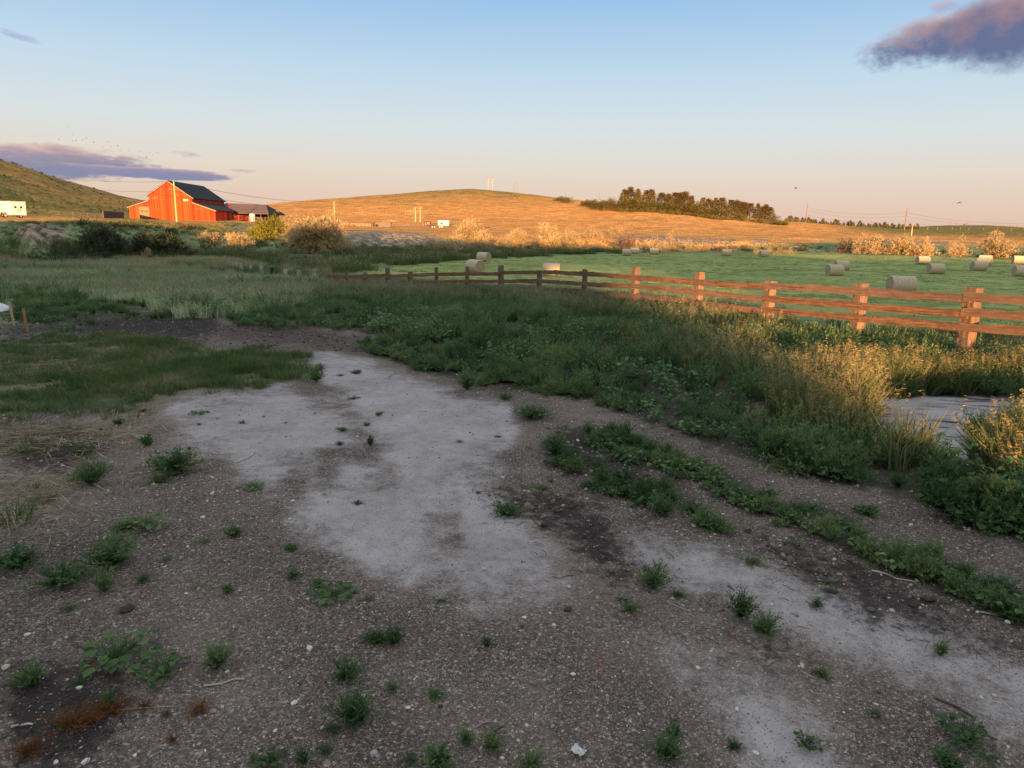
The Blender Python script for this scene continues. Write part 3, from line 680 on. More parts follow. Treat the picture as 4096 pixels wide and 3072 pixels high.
def scatter(name, meshes, P, r, scl=(0.8, 1.25), tilt=0.12, size=None):
    "stuff nobody could count: one object, its plants placed on points"
    n = len(P); me = bpy.data.meshes.new(name); me.vertices.add(n); me.vertices.foreach_set('co', np.ascontiguousarray(P, np.float32).ravel())
    rot = np.stack([r.normal(0, tilt, n), r.normal(0, tilt, n), r.uniform(0, 2 * math.pi, n)], 1).astype(np.float32)
    s = r.uniform(*scl, n) if size is None else size
    S = np.stack([s, s, s * r.uniform(.85, 1.15, n)], 1).astype(np.float32)
    a = me.attributes.new('rot', 'FLOAT_VECTOR', 'POINT'); a.data.foreach_set('vector', rot.ravel())
    a = me.attributes.new('scl', 'FLOAT_VECTOR', 'POINT'); a.data.foreach_set('vector', S.ravel())
    a = me.attributes.new('pick', 'INT', 'POINT'); a.data.foreach_set('value', r.integers(0, len(meshes), n).astype(np.int32))
    me.update(); ob = link(name, me); kind(ob, 'stuff')
    col = bpy.data.collections.new(name + '_kinds')
    for i, q in enumerate(meshes):
        c = bpy.data.objects.new('%s_kind_%02d' % (name, i), q); col.objects.link(c)
    ng = bpy.data.node_groups.new(name, 'GeometryNodeTree')
    ng.interface.new_socket('Geometry', in_out='INPUT', socket_type='NodeSocketGeometry'); ng.interface.new_socket('Geometry', in_out='OUTPUT', socket_type='NodeSocketGeometry')
    N = ng.nodes; L = ng.links; gi = N.new('NodeGroupInput'); go = N.new('NodeGroupOutput'); ip = N.new('GeometryNodeInstanceOnPoints'); ci = N.new('GeometryNodeCollectionInfo')
    ci.inputs['Collection'].default_value = col; ci.inputs['Separate Children'].default_value = True; ci.inputs['Reset Children'].default_value = True
    ip.inputs['Pick Instance'].default_value = True
    def na(nm, ty):
        nd = N.new('GeometryNodeInputNamedAttribute'); nd.data_type = ty; nd.inputs['Name'].default_value = nm; return nd.outputs['Attribute']
    L.new(gi.outputs[0], ip.inputs['Points']); L.new(ci.outputs[0], ip.inputs['Instance']); L.new(na('pick', 'INT'), ip.inputs['Instance Index'])
    L.new(na('rot', 'FLOAT_VECTOR'), ip.inputs['Rotation']); L.new(na('scl', 'FLOAT_VECTOR'), ip.inputs['Scale']); L.new(ip.outputs[0], go.inputs[0])
    md = ob.modifiers.new('plants', 'NODES'); md.node_group = ng
    return ob
def sample(polys, n, r, dens=None, gap=None, ux=(-330, 2730), vy=None, warp=1.0):
    "points spread evenly over the ground inside outlines"
    pts = []
    for p in polys:
        a = np.array(p, float)
        g = np.array([at(u, v)[:2] for u, v in p]); lo = g.min(0) - .3; hi = g.max(0) + .3
        area = (hi[0] - lo[0]) * (hi[1] - lo[1]); k = int(area * n)
        x = r.uniform(lo[0], hi[0], k); y = r.uniform(lo[1], hi[1], k); z = ground(x, y)
        u, v = project(x, y, z); sc = np.clip((v - 480) / 300, 0.02, 1.6)
        uu = u + fbm(x * 1.1, y * 1.1, 21) * 34 * sc * warp + vnoise(x * 5, y * 5, 4) * 12 * sc * warp
        vv = v + fbm(x * 1.1 + 50, y * 1.1, 25) * 22 * sc * warp + vnoise(x * 5, y * 5, 6) * 7 * sc * warp
        ok = inpoly(uu, vv, p) & (u > ux[0]) & (u < ux[1])
        if gap: ok &= ~any_poly(uu, vv, gap)
        if dens is not None: ok &= r.uniform(0, 1, k) < dens(x, y, u, v)
        pts.append(np.stack([x, y, z], 1)[ok])
    return np.vstack(pts)
SEED = lambda k: np.random.default_rng(100 + k)
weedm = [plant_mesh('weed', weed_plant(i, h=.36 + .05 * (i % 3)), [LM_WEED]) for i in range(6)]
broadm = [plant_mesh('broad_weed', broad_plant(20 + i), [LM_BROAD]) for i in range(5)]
bromem = [plant_mesh('brome', brome(40 + i), [LM_GRASS, LM_HEAD]) for i in range(5)]
tuftm = [plant_mesh('tuft', tuft(60 + i), [LM_LAWN]) for i in range(5)]
meadm = [plant_mesh('meadow', meadow_clump(80 + i, h=.36, spread=.5, w=.022, heads=[4, 14, 7, 5, 9][i]), [LM_PALEGRASS, LM_PALEHEAD]) for i in range(5)]
roughm = [plant_mesh('rough', meadow_clump(90 + i, heads=6), [LM_GRASS, LM_PALEHEAD]) for i in range(4)]
strawm = []
for i in range(4):
    r_ = np.random.default_rng(120 + i); n_ = 26
    b_ = np.stack([r_.normal(0, .14, n_), r_.normal(0, .14, n_), r_.uniform(.004, .03, n_)], 1); a_ = r_.normal(0.5, .7, n_)
    v_, q_ = leaves(b_, np.stack([np.cos(a_), np.sin(a_), r_.normal(0, .06, n_)], 1), r_.uniform(.08, .3, n_), r_.uniform(.003, .007, n_), r_, np.array([0, 0, 1.0]))
    strawm.append(plant_mesh('straw', [(v_, q_, r_.uniform(0, 1, n_), 0)], [LM_DRY]))
clump = lambda f, s: (lambda x, y, u, v: np.clip(0.5 + fbm(x * f, y * f, s) * 2.2, 0.05, 1))
r1 = SEED(1)
P = sample(WEEDS[:1] + WEEDS[2:], 34, r1, clump(0.9, 31), WEEDGAP); print('weeds', len(P))
d_ = np.hypot(P[:, 0], P[:, 1])
u_, v_ = project(P[:, 0], P[:, 1], P[:, 2]); fr_ = np.where(any_poly(u_, v_ + 55, WEEDS[:1] + WEEDS[2:]), 1.0, .7) * np.where(any_poly(u_ - 10, v_ + 22, WEEDS[:1] + WEEDS[2:]), 1.0, .7); fr_ = np.where(u_ > 1600, 1.0, fr_)
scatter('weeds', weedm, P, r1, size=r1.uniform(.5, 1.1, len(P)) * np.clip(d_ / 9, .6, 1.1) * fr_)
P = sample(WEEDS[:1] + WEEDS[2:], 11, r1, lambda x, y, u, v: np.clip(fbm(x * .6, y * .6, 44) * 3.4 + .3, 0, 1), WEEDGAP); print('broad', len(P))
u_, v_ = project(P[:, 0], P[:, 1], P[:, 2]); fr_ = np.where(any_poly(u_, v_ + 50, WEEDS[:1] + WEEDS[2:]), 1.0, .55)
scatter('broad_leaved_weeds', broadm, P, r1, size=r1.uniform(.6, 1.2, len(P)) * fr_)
P = sample(TALL, 46, r1); P2 = sample(FENCEGRASS, 22, r1, clump(.6, 12)); print('tall', len(P), len(P2))
scatter('tall_grass', bromem, P, r1, (.85, 1.4), tilt=.16)
fgm = [plant_mesh('fence_grass', brome(50 + i, h=.38, n=60, heads=[6, 12, 8, 14, 9][i]), [LM_GRASS, LM_PALEHEAD]) for i in range(5)]
u2, _ = project(P2[:, 0], P2[:, 1], P2[:, 2]); scatter('fence_grass', fgm, P2, r1, size=r1.uniform(.75, 1.2, len(P2)) * np.where(u2 < 1700, 1.35, .95))
P = sample([[(1330, 735), (1520, 730), (1680, 800), (1660, 870), (1560, 840), (1440, 795)]], 26, r1, clump(1.0, 35)); scatter('seedy_grass', fgm[1:4] + bromem[:1], P, r1, (.9, 1.4), tilt=.15)
P = sample(LAWN, 200, r1, lambda x, y, u, v: np.clip(.5 + fbm(x * 1.1, y * 1.1, 5) * 1.9, .12, 1) * np.clip(.45 + u / 500, .45, 1), warp=1.5); P2 = sample([[(-40, 640), (480, 640), (470, 690), (-40, 700)], [(-40, 905), (330, 880), (330, 960), (-40, 1200)]], 14, r1, clump(1.0, 8)); print('lawn', len(P), len(P2))
P = np.vstack([P, P2]); scatter('lawn_grass', tuftm, P, r1, (.5, 1.2))
P = sample(MEADOW, 7, r1, lambda x, y, u, v: np.where(inpoly(u, v, [(470, 560), (700, 566), (700, 612), (600, 608), (470, 596)]), .22, 1)); print('meadow', len(P))
scatter('meadow_grass', meadm, P, r1, (.6, 1.15))
P = sample(MEADOW, 3.5, r1, lambda x, y, u, v: np.clip(fbm(x * .14, y * .2, 47) * 5 + .1, 0, 1) * (v > 570)); scatter('meadow_weeds', weedm + broadm[:2], P, r1, (1.0, 1.7))
stkm = [plant_mesh('stalks', brome(130 + i, h=.7, n=16, heads=18, spread=.3), [LM_DRY, LM_HEAD]) for i in range(3)]
P = sample([[(-60, 558), (75, 558), (72, 578), (-60, 578)], [(268, 574), (420, 572), (560, 578), (560, 590), (268, 586)], [(610, 585), (720, 590), (700, 602), (620, 600)]], 1.6, r1, clump(.4, 53)); scatter('dry_stalks', stkm, P, r1, (.9, 1.5))
P = sample(ROUGH + [[(-40, 525), (200, 525), (480, 535), (560, 546), (470, 556), (-40, 560)]], 1.6, r1, clump(.12, 3)); print('rough', len(P))
scatter('rough_grass', roughm, P, r1, (.9, 1.9))
P = sample([[(-40, 480), (100, 480), (300, 478), (560, 482), (600, 500), (560, 536), (300, 520), (120, 522), (-40, 500)]], .7, r1, clump(.12, 3)); scatter('terrace_grass', roughm, P, r1, (.35, .95))
LM_STUB = leafmat('hay_stubble_blades', [(0.0, (.07, .10, .03)), (0.5, (.22, .275, .09)), (1.0, (.42, .45, .2))], scale=.2)
haym = [plant_mesh('stubble', tuft(95 + i, .09, 40, .45, .03, 1.0), [LM_STUB]) for i in range(4)]
P = sample([HAY[0]], 1.5, r1, lambda x, y, u, v: np.clip(.4 + fbm(x * .15, y * .5, 19) * 2, .03, 1) * (v > 545)); print('stubble', len(P)); scatter('hay_stubble', haym, P, r1, (.5, 1.1))
P = sample(STRAW, 75, r1, clump(1.2, 15)); print('straw', len(P))
scatter('straw', strawm, P, r1, (.6, 1.3), tilt=.05)

# ------------------------------------------------------------------ gravel: loose stones
def stone_mesh(seed, mat, sub=1):
    r = np.random.default_rng(seed); import bmesh
    bm = bmesh.new(); bmesh.ops.create_icosphere(bm, subdivisions=sub, radius=.5)
    ax = np.array([1, r.uniform(.6, .9), r.uniform(.4, .65)])
    for v in bm.verts:
        n = 1 + r.normal(0, .10); v.co = Vector((v.co.x * ax[0] * n, v.co.y * ax[1] * n, v.co.z * ax[2] * n))
    me = bpy.data.meshes.new('stone'); bm.to_mesh(me); bm.free(); me.materials.append(mat)
    return me
def stonemat(name, ramp_):
    m, t, out = material(name); oi = t.n('ShaderNodeObjectInfo').outputs['Random']
    n = t.noise(t.n('ShaderNodeTexCoord').outputs['Object'], 4, 4)
    bsdf(t, out, t.mix(t.m('MULTIPLY', n, .35), t.ramp(oi, ramp_), (.12, .1, .085)), .8); return m
SM = stonemat('pebbles', [(0.0, (.05, .042, .036)), (0.3, (.17, .14, .118)), (0.55, (.28, .235, .195)), (0.8, (.44, .38, .31)), (0.95, (.60, .56, .5)), (1.0, (.26, .11, .07))])
pebm = [stone_mesh(i, SM) for i in range(6)]
def stones_points():
    r = SEED(9); n = 36000
    d = np.exp(r.uniform(math.log(1.9), math.log(11), n)); a = r.uniform(-R(40), R(40), n)
    x = d * np.sin(a); y = d * np.cos(a); z = ground(x, y); u, v = project(x, y, z)
    pale = any_poly(u, v, PALE); keep = (~pale | (r.uniform(0, 1, n) < .16)) & ~any_poly(u, v, LAWN) & ~any_poly(u, v, MUDPATCH)
    keep &= r.uniform(0, 1, n) < np.clip(.75 + fbm(x * .8, y * .8, 77), .2, 1)
    P = np.stack([x, y, z], 1)[keep]; s = .005 + .008 * r.exponential(.6, n)[keep]; s = np.clip(s, .006, .042) * np.clip(d[keep] / 4, .7, 1.5)
    P[:, 2] += s * .12
    return P, s
P, s_ = stones_points(); print('stones', len(P))
scatter('gravel', pebm, P, SEED(10), tilt=.3, size=s_)

# ------------------------------------------------------------------ shrubs and trees
LM_SILVER = leafmat('silver_leaves', [(0.0, (.15, .125, .075)), (0.4, (.37, .295, .165)), (0.75, (.56, .43, .225)), (1.0, (.72, .56, .31))], trans=.45, scale=.5)
LM_YELLOW = leafmat('yellow_green_leaves', [(0.0, (.05, .06, .012)), (0.5, (.16, .17, .03)), (1.0, (.30, .29, .06))], scale=.5)
LM_OLIVE = leafmat('dark_olive_leaves', [(0.0, (.02, .03, .018)), (0.5, (.06, .075, .045)), (1.0, (.15, .16, .10))], scale=.5)
LM_BROWN = leafmat('brown_twigs', [(0.0, (.05, .038, .032)), (0.5, (.12, .085, .066)), (1.0, (.23, .165, .125))], scale=.5)
LM_TREE = leafmat('windbreak_leaves', [(0.0, (.03, .034, .012)), (0.5, (.11, .105, .03)), (1.0, (.25, .19, .06))], scale=.2)
LM_PINE = leafmat('pine_needles', [(0.0, (.03, .034, .015)), (0.5, (.115, .09, .036)), (1.0, (.25, .175, .08))], scale=.2)
BARK = surf('bark', (.05, .038, .03), (.15, .115, .09), 9, (1, 1, .25), .6, .02)
def crown_mesh(seed, w, h, n, mat, z0=.12, blobs=13, ll=None, up=.5, droop=0.0, open_=.0):
    "leaf sprigs on the skins of several unequal clumps, with gaps between them"
    r = np.random.default_rng(seed); ll = ll or np.clip(w * .055, .13, .5)
    C = []; Rr = []
    while len(C) < blobs:
        p = r.uniform(-1, 1, 3); p[2] = abs(p[2])
        if np.linalg.norm(p) > 1: continue
        k = r.uniform(.2, .4) * (1 - .3 * p[2])
        q = p * (1 - k) ; C.append([q[0] * w / 2, q[1] * w / 2, h * (z0 + (1 - z0) * q[2])]); Rr.append(k)
    C = np.array(C); Rr = np.array(Rr)
    per = 7; m = n // per; b = r.choice(len(C), m, p=Rr ** 2 / (Rr ** 2).sum())
    d = unit(r.normal(size=(m, 3)) + np.array([0, 0, .35])); rad = Rr[b][:, None] * np.array([w / 2, w / 2, h * .62])
    tip = C[b] + d * rad * r.uniform(.62, 1.08, (m, 1))
    tip[:, 2] = np.maximum(tip[:, 2], r.uniform(0, .12, m) * h)
    sd = unit(d + np.array([0, 0, up - droop]) + r.normal(0, .35, (m, 3)))
    B = np.repeat(tip, per, 0) + np.repeat(sd, per, 0) * (r.uniform(-.8, 1.1, (m * per, 1)) * ll * 1.3) + r.normal(0, ll * .25, (m * per, 3))
    D = np.repeat(sd, per, 0) + r.normal(0, .55, (m * per, 3))
    v, q = leaves(B, D, ll * r.uniform(.6, 1.4, m * per), ll * .34 * r.uniform(.7, 1.3, m * per), r)
    a = np.repeat(r.uniform(0, 1, m), per) * .6 + r.uniform(0, .4, m * per)
    return np_mesh('crown', v, q, mat, a), C
def trunk_mesh(seed, C, r0, base_n=4, bole=0.0):
    r = np.random.default_rng(seed); mb = MB()
    if bole: mb.tube([(0, 0, -.3), (r.normal(0, .05), 0, bole * .5), (0, 0, bole)], [r0 * 1.15, r0 * .9, r0 * .75], 7)
    for c in C:
        s = np.array([r.normal(0, r0 * .5), r.normal(0, r0 * .5), bole * r.uniform(.6, 1) if bole else -.2]); c = np.array(c)
        mid = s * .5 + c * .5 + r.normal(0, .07, 3) * np.linalg.norm(c - s)
        mb.tube([s, mid, c], [r0 * .55, r0 * .35, r0 * .1], 5, cap=False)
    return mb.mesh('trunk', BARK)
def plant(name, label, cat, group, loc, cm, tm, rz=0, scale=1.0):
    o = empty(name, loc, rz); o.scale = scale if hasattr(scale, '__len__') else (scale,) * 3
    tag(o, label, cat, group); link('crown', cm, o); link('trunk', tm, o); return o
_MATS = {'s': LM_SILVER, 'y': LM_YELLOW, 'o': LM_OLIVE, 'b': LM_BROWN}
BUSH = [  # centre u, base v, top v, width, kind, leaves, label
 (232, 543, 477, 100, 'o', 3600, 'large dark olive shrub against the clay bank below the red barn'),
 (343, 545, 494, 105, 'o', 3200, 'wide dark shrub sprawling down the bank right of the large dark olive shrub'),
 (371, 505, 486, 28, 'o', 900, 'small round dark shrub on top of the bank in front of the barn pole'),
 (409, 542, 515, 22, 's', 600, 'small tan shrub at the right foot of the wide dark shrub'),
 (322, 560, 534, 30, 's', 600, 'pale silvery sapling standing alone at the edge of the meadow below the bank'),
 (455, 523, 496, 56, 's', 1400, 'half shaded olive shrub on the slope right of the barn pole'),
 (515, 535, 497, 62, 's', 1900, 'low orange lit shrub left of the bright yellow green shrub'),
 (580, 517, 460, 76, 'y', 3600, 'round bright yellow green shrub glowing in the sun right of the barn'),
 (632, 541, 484, 46, 'y', 1700, 'narrow yellow green shrub between the round yellow one and the large silver shrub'),
 (640, 500, 446, 52, 's', 1900, 'tall tan shrub rising behind the large silver shrub on its left'),
 (715, 502, 451, 62, 's', 2000, 'reddish tan shrub rising behind the large silver shrub on its right'),
 (686, 548, 458, 112, 's', 6000, 'large silver grey shrub, the widest on the creek bank, half in shade'),
 (737, 546, 495, 52, 's', 1900, 'silver shrub leaning on the lower right side of the large silver shrub'),
 (880, 546, 514, 28, 's', 600, 'thin pale sapling at the foot of the bare clay slope'),
 (926, 541, 504, 42, 's', 1500, 'rounded silver shrub below the yellow twin pole frame'),
 (975, 543, 514, 72, 's', 2000, 'dark shaded low shrub left of the tall sunlit shrub'),
 (1020, 534, 462, 72, 's', 4600, 'tall sunlit cream shrub under the frame on the hill crest'),
 (1062, 539, 509, 30, 'b', 700, 'reddish leafless shrub right of the tall sunlit cream shrub'),
 (1036, 543, 514, 60, 's', 1700, 'low shrub in front of the tall sunlit cream shrub'),
 (1117, 536, 487, 54, 's', 2400, 'upright sunlit shrub left of the pair of wide cream shrubs'),
 (1092, 537, 500, 30, 's', 900, 'small sunlit shrub left of the upright sunlit shrub'),
 (1176, 541, 477, 66, 's', 3800, 'wide cream shrub, taller and left one of the touching pair'),
 (1224, 541, 490, 60, 's', 3000, 'wide cream shrub, shorter and right one of the touching pair'),
 (1279, 515, 487, 42, 's', 1200, 'sunlit shrub on the upper bank right of the wide cream pair'),
 (1331, 507, 485, 36, 's', 1000, 'round sunlit shrub high on the bank at the foot of the hill slope'),
 (1292, 542, 508, 34, 's', 1300, 'pale conical shrub in front of the sandy bank'),
 (1352, 542, 508, 54, 'b', 1700, 'wide reddish leafless shrub in front of the sandy bank'),
 (1412, 541, 502, 28, 's', 1100, 'slim upright shrub right of the reddish leafless one'),
 (1430, 545, 517, 26, 's', 800, 'small pale shrub below the slim upright shrub'),
 (1451, 541, 492, 34, 's', 1600, 'tallest slim shrub before the long sunlit bank'),
 (1489, 540, 511, 30, 's', 1000, 'loose sunlit shrub right of the tallest slim shrub'),
 (1511, 543, 519, 24, 's', 700, 'pale round shrub, left one of two low ones above the hay field edge'),
 (1526, 544, 525, 18, 's', 500, 'smallest pale round shrub above the hay field edge'),
 (1552, 543, 526, 26, 'b', 700, 'brown shrub, left one of three at the hay field edge'),
 (1579, 543, 526, 27, 'b', 700, 'brown shrub, middle one of three at the hay field edge'),
 (1606, 541, 521, 31, 'b', 800, 'brown shrub, right and largest one of three at the hay field edge'),
 (1637, 549, 532, 24, 's', 600, 'low silver shrub behind the farthest right small bale, first of four'),
 (1660, 549, 533, 19, 's', 500, 'low silver shrub, second and narrowest of four in a row'),
 (1681, 550, 532, 25, 's', 600, 'low silver shrub, third of four in a row'),
 (1706, 550, 530, 25, 's', 600, 'low silver shrub, last of four in a row'),
 (1725, 532, 516, 17, 'b', 400, 'small dark brown shrub up the slope above the row of silver shrubs'),
 (1826, 546, 502, 46, 'b', 1500, 'bare branched brown shrub at the left end of the large right group'),
 (1862, 548, 502, 44, 's', 1700, 'silver shrub beside the bare branched brown shrub'),
 (1890, 549, 497, 58, 's', 2600, 'highest sunlit shrub of the large group left of the short power pole'),
 (1943, 550, 505, 66, 's', 2600, 'broad sunlit shrub left of the short power pole'),
 (1985, 552, 508, 62, 's', 2500, 'broad sunlit shrub right of the short power pole'),
 (2067, 554, 507, 48, 's', 1900, 'lone darker shrub between the two sunlit shrub groups'),
 (2145, 556, 501, 76, 's', 3600, 'big round sunlit shrub near the right edge of the hay field'),
 (2203, 562, 534, 46, 'o', 1100, 'dark shaded shrub at the right end of the creek bank'),
]
for i, (u, vb, vt, wd, k, n, lab) in enumerate(BUSH):
    p = at(u, vb); d = math.hypot(p[0], p[1]); W = wd * S4 / F * p[1]; H = zv(u, vt, d) - p[2]
    H = max(H, W * .35)
    cm, C = crown_mesh(300 + i, W * 1.2, H * 1.06, int(n * 1.6), _MATS[k], .08, 10 + n // 400, np.clip(W * .06, .18, .45), up=.6)
    if k == 'b': cm, C = crown_mesh(300 + i, W * 1.05, H * .95, n // 2, LM_BROWN, .15, 12, np.clip(W * .09, .2, .6), up=.9)
    tm = trunk_mesh(300 + i, C[::2], np.clip(W * .022, .04, .14))
    plant('shrub', lab, 'shrub', 'shrubs along the creek bank', p - [0, 0, .15], cm, tm, 0)

def conifer_mesh(seed, h, w, n, mat, lk=1.0):
    r = np.random.default_rng(seed); m = n // 9; t = r.uniform(.12, 1, m) ** .85
    a = r.uniform(0, 2 * math.pi, m); prof_ = np.clip(1.25 * (1 - t) ** .75, .12, 1) * np.clip(t * 3.2, .45, 1)
    lump = .62 + .5 * vnoise(a * 1.2 + seed, t * 9, seed) + .3
    rad = w / 2 * prof_ * lump * r.uniform(.35, 1, m) ** .5
    tip = np.stack([rad * np.cos(a), rad * np.sin(a), h * t - .08 * rad], 1)
    d = unit(np.stack([np.cos(a), np.sin(a), r.uniform(-.1, .5, m)], 1)); ll = h * .055 * lk
    B = np.repeat(tip, 9, 0) + r.normal(0, ll * .5, (m * 9, 3)); D = np.repeat(d, 9, 0) + r.normal(0, .5, (m * 9, 3))
    v, q = leaves(B, D, ll * r.uniform(.6, 1.4, m * 9), ll * .42 * r.uniform(.7, 1.3, m * 9), r)
    mb = MB().tube([(0, 0, -.5), (0, 0, h * .5), (0, 0, h * .97)], [h * .022, h * .014, h * .003], 6)
    for k in range(14):
        z = h * (.15 + .055 * k); b = r.uniform(0, 6.28); l = w * .4 * (1 - z / h)
        mb.tube([(0, 0, z), (l * math.cos(b), l * math.sin(b), z + l * .15)], [h * .006, h * .002], 4, cap=False)
    return np_mesh('crown', v, q, mat, r.uniform(0, 1, len(q))), mb.mesh('trunk', BARK)
PINES = [conifer_mesh(500 + i, 11, [5.2, 4.2, 4.8, 3.8][i], 2000, LM_PINE) for i in range(4)]
def broad_tree(seed, h, w, n):
    cm, C = crown_mesh(seed, w, h, n, LM_TREE, .22, 16, h * .05, up=.3)
    return cm, trunk_mesh(seed, C, h * .025, bole=h * .3)
LEAFY = [broad_tree(520 + i, 8, [7.2, 6.2, 8.0][i], 2200) for i in range(3)]
TREES = [  # u, base v, top v, kind (c conifer, l leafy)
 (1203,428,423,'l'),(1216,430,419,'l'),(1228,432,422,'l'),(1266,434,426,'l'),(1276,435,426,'l'),(1286,436,426,'l'),(1297,437,425,'l'),(1306,439,426,'l'),
 (1322,441,422,'l'),(1337,444,420,'l'),(1350,444,410,'c'),(1356,446,420,'l'),(1363,444,405,'c'),(1371,447,421,'l'),(1379,446,409,'c'),(1388,449,424,'l'),(1397,447,411,'c'),
 (1408,448,410,'c'),(1404,452,426,'l'),(1421,454,428,'l'),(1430,450,417,'c'),(1437,456,422,'l'),(1445,453,419,'c'),(1452,459,430,'l'),(1459,453,416,'c'),(1470,455,417,'c'),(1467,460,434,'l'),
 (1481,456,415,'c'),(1484,462,438,'l'),(1494,458,424,'c'),(1498,464,434,'l'),(1508,461,428,'l'),(1519,462,427,'c'),(1513,466,441,'l'),(1532,464,430,'c'),(1547,466,428,'c'),(1560,467,428,'c'),
 (1541,468,443,'l'),(1575,470,441,'l'),(1581,468,432,'c'),(1592,470,433,'c'),(1601,470,436,'c'),(1610,472,437,'c'),(1604,474,452,'l'),(1622,473,439,'c'),(1638,475,440,'c'),(1648,476,446,'c'),(1641,477,458,'l'),(1656,476,442,'c'),(1665,477,447,'c'),(1671,478,461,'l')]
TREES.sort(key=lambda q: q[0]); _cnt = {'c': 0, 'l': 0}; r2 = SEED(22)
for u, vb, vt, k in TREES:
    _cnt[k] += 1; d = 440 + (1560 - u) * .12 + (22 if k == 'c' else 0) if u > 1310 else 560 - (u - 1200) * .9
    zb = float(ground(*at_d(u, vb, d)[:2])); q = at_d(u, vt, d); h = q[2] - zb
    cm, tm = (PINES[_cnt['c'] % 4] if k == 'c' else LEAFY[_cnt['l'] % 3]); s = h / (11 if k == 'c' else 8)
    lab = ('dark pine in the hill windbreak, %s pine counted from its left end' if k == 'c' else 'rounded leafy tree in the hill windbreak, %s leafy one from its left end') % ordinal(_cnt[k])
    wd = s * (1.0 if k == 'c' else 1.25); wd = max(wd * (1.55 if k == 'c' else 1.45) * r2.uniform(.78, 1.35), .7)
    plant('pine_tree' if k == 'c' else 'leafy_tree', lab, 'tree', 'windbreak trees on the hill', (q[0], q[1], zb - .2), cm, tm, r2.uniform(0, 6.28), (wd, wd, s))
# a low hedge at the foot of the windbreak and brush on the creek bank: nobody could count these
def row_points(uvd, n, r, spread):
    P = []
    for k in range(n):
        t = r.uniform(0, len(uvd) - 1); i = int(t); f = t - i
        u = uvd[i][0] * (1 - f) + uvd[i + 1][0] * f; d = uvd[i][1] * (1 - f) + uvd[i + 1][1] * f + r.normal(0, spread)
        q = at_d(u, 480, d); P.append((q[0], q[1], float(ground(q[0], q[1]))))
    return np.array(P)
undm = [crown_mesh(540 + i, 3.4, 2.0, 420, LM_TREE, .1, 6, .3)[0] for i in range(3)]
scatter('undergrowth', undm, row_points([(1330, 460), (1440, 446), (1540, 434), (1680, 420), (1700, 420)], 170, SEED(23), 3), SEED(24), (.6, 1.2))
LHP = np.vstack([row_points([(-30, dd), (120, dd + 10), (300, dd + 30)], 55, SEED(70 + dd), 14) for dd in (255, 285, 315, 345, 370)])
sagem = [crown_mesh(556 + i, 2.4, 1.1, 200, LM_OLIVE, .05, 5, .3)[0] for i in range(3)]
scatter('sagebrush', sagem, LHP, SEED(71), (.3, .85))
brushm = [crown_mesh(550 + i, 2.2, 1.1, 300, LM_OLIVE, .05, 6, .2)[0] for i in range(3)]
BR = [[(-20, 92), (100, 92), (200, 94), (230, 98), (330, 101), (470, 105)], [(500, 112), (620, 112), (760, 112), (880, 117), (960, 124)], [(960, 128), (1100, 146), (1300, 158), (1500, 166), (1640, 166)], [(1650, 170), (1800, 168), (2000, 162), (2220, 162)], [(170, 110), (300, 117), (460, 130)]]
r3 = SEED(25); PB = np.vstack([row_points(b, n, r3, sp) for b, n, sp in zip(BR, (150, 130, 90, 60, 30), (3, 2.5, 3, 4, 1))])
scatter('brush', brushm, PB, SEED(26), (.4, 1.1))
# young pines on the far skyline
YP = conifer_mesh(560, 4.0, 3.4, 1300, LM_TREE, 1.7); r4 = SEED(27)
for i in range(58):
    t = i / 57; u = 1700 + 285 * t + r4.uniform(-3, 3); d = 690 + 60 * t + r4.uniform(-15, 15); q = at_d(u, 480, d); s = r4.uniform(.6, 1.5)
    plant('young_pine', 'young pine in the long skyline row right of the windbreak', 'tree', 'young pines on the skyline', (q[0], q[1], float(ground(q[0], q[1])) - .7), YP[0], YP[1], r4.uniform(0, 6.28), s)

# ------------------------------------------------------------------ hay bales
def bale_materials():
    m, t, out = material('bale_wrap'); co = t.n('ShaderNodeTexCoord').outputs['Object']
    n = t.noise(t.mapping(co, (14, 1, 1)), 3, 6, .65); n2 = t.noise(co, 28, 4, .7)
    sx_ = t.n('ShaderNodeSeparateXYZ'); t.put(sx_.inputs[0], co); ln = t.ss(t.m('SINE', t.m('ADD', t.m('MULTIPLY', sx_.outputs[0], 46), t.m('MULTIPLY', n2, 1.5))), .55, .95)
    col = t.ramp(t.m('SUBTRACT', t.m('ADD', t.m('MULTIPLY', n, .6), t.m('MULTIPLY', n2, .4)), t.m('MULTIPLY', ln, .1)), [(0.3, (.27, .215, .135)), (0.47, (.47, .395, .27)), (0.58, (.58, .50, .365)), (0.72, (.70, .62, .48))])
    bsdf(t, out, col, .95, t.bump(t.m('ADD', n, n2), .9, .04)); a = m
    m, t, out = material('bale_end'); co = t.n('ShaderNodeTexCoord').outputs['Object']
    rad = t.vm('LENGTH', t.vm('MULTIPLY', co, (0, 1, 1)), out=1); n2 = t.noise(co, 16, 5, .7)
    x = t.m('ADD', t.m('MULTIPLY', t.m('SINE', t.m('MULTIPLY', t.m('ADD', rad, t.m('MULTIPLY', n2, .12)), 46)), .16), n2)
    bsdf(t, out, t.ramp(x, [(0.25, (.13, .10, .058)), (0.5, (.32, .26, .165)), (0.75, (.54, .46, .32))]), .95, t.bump(x, 1.0, .05))
    return [a, m]
BM = bale_materials()
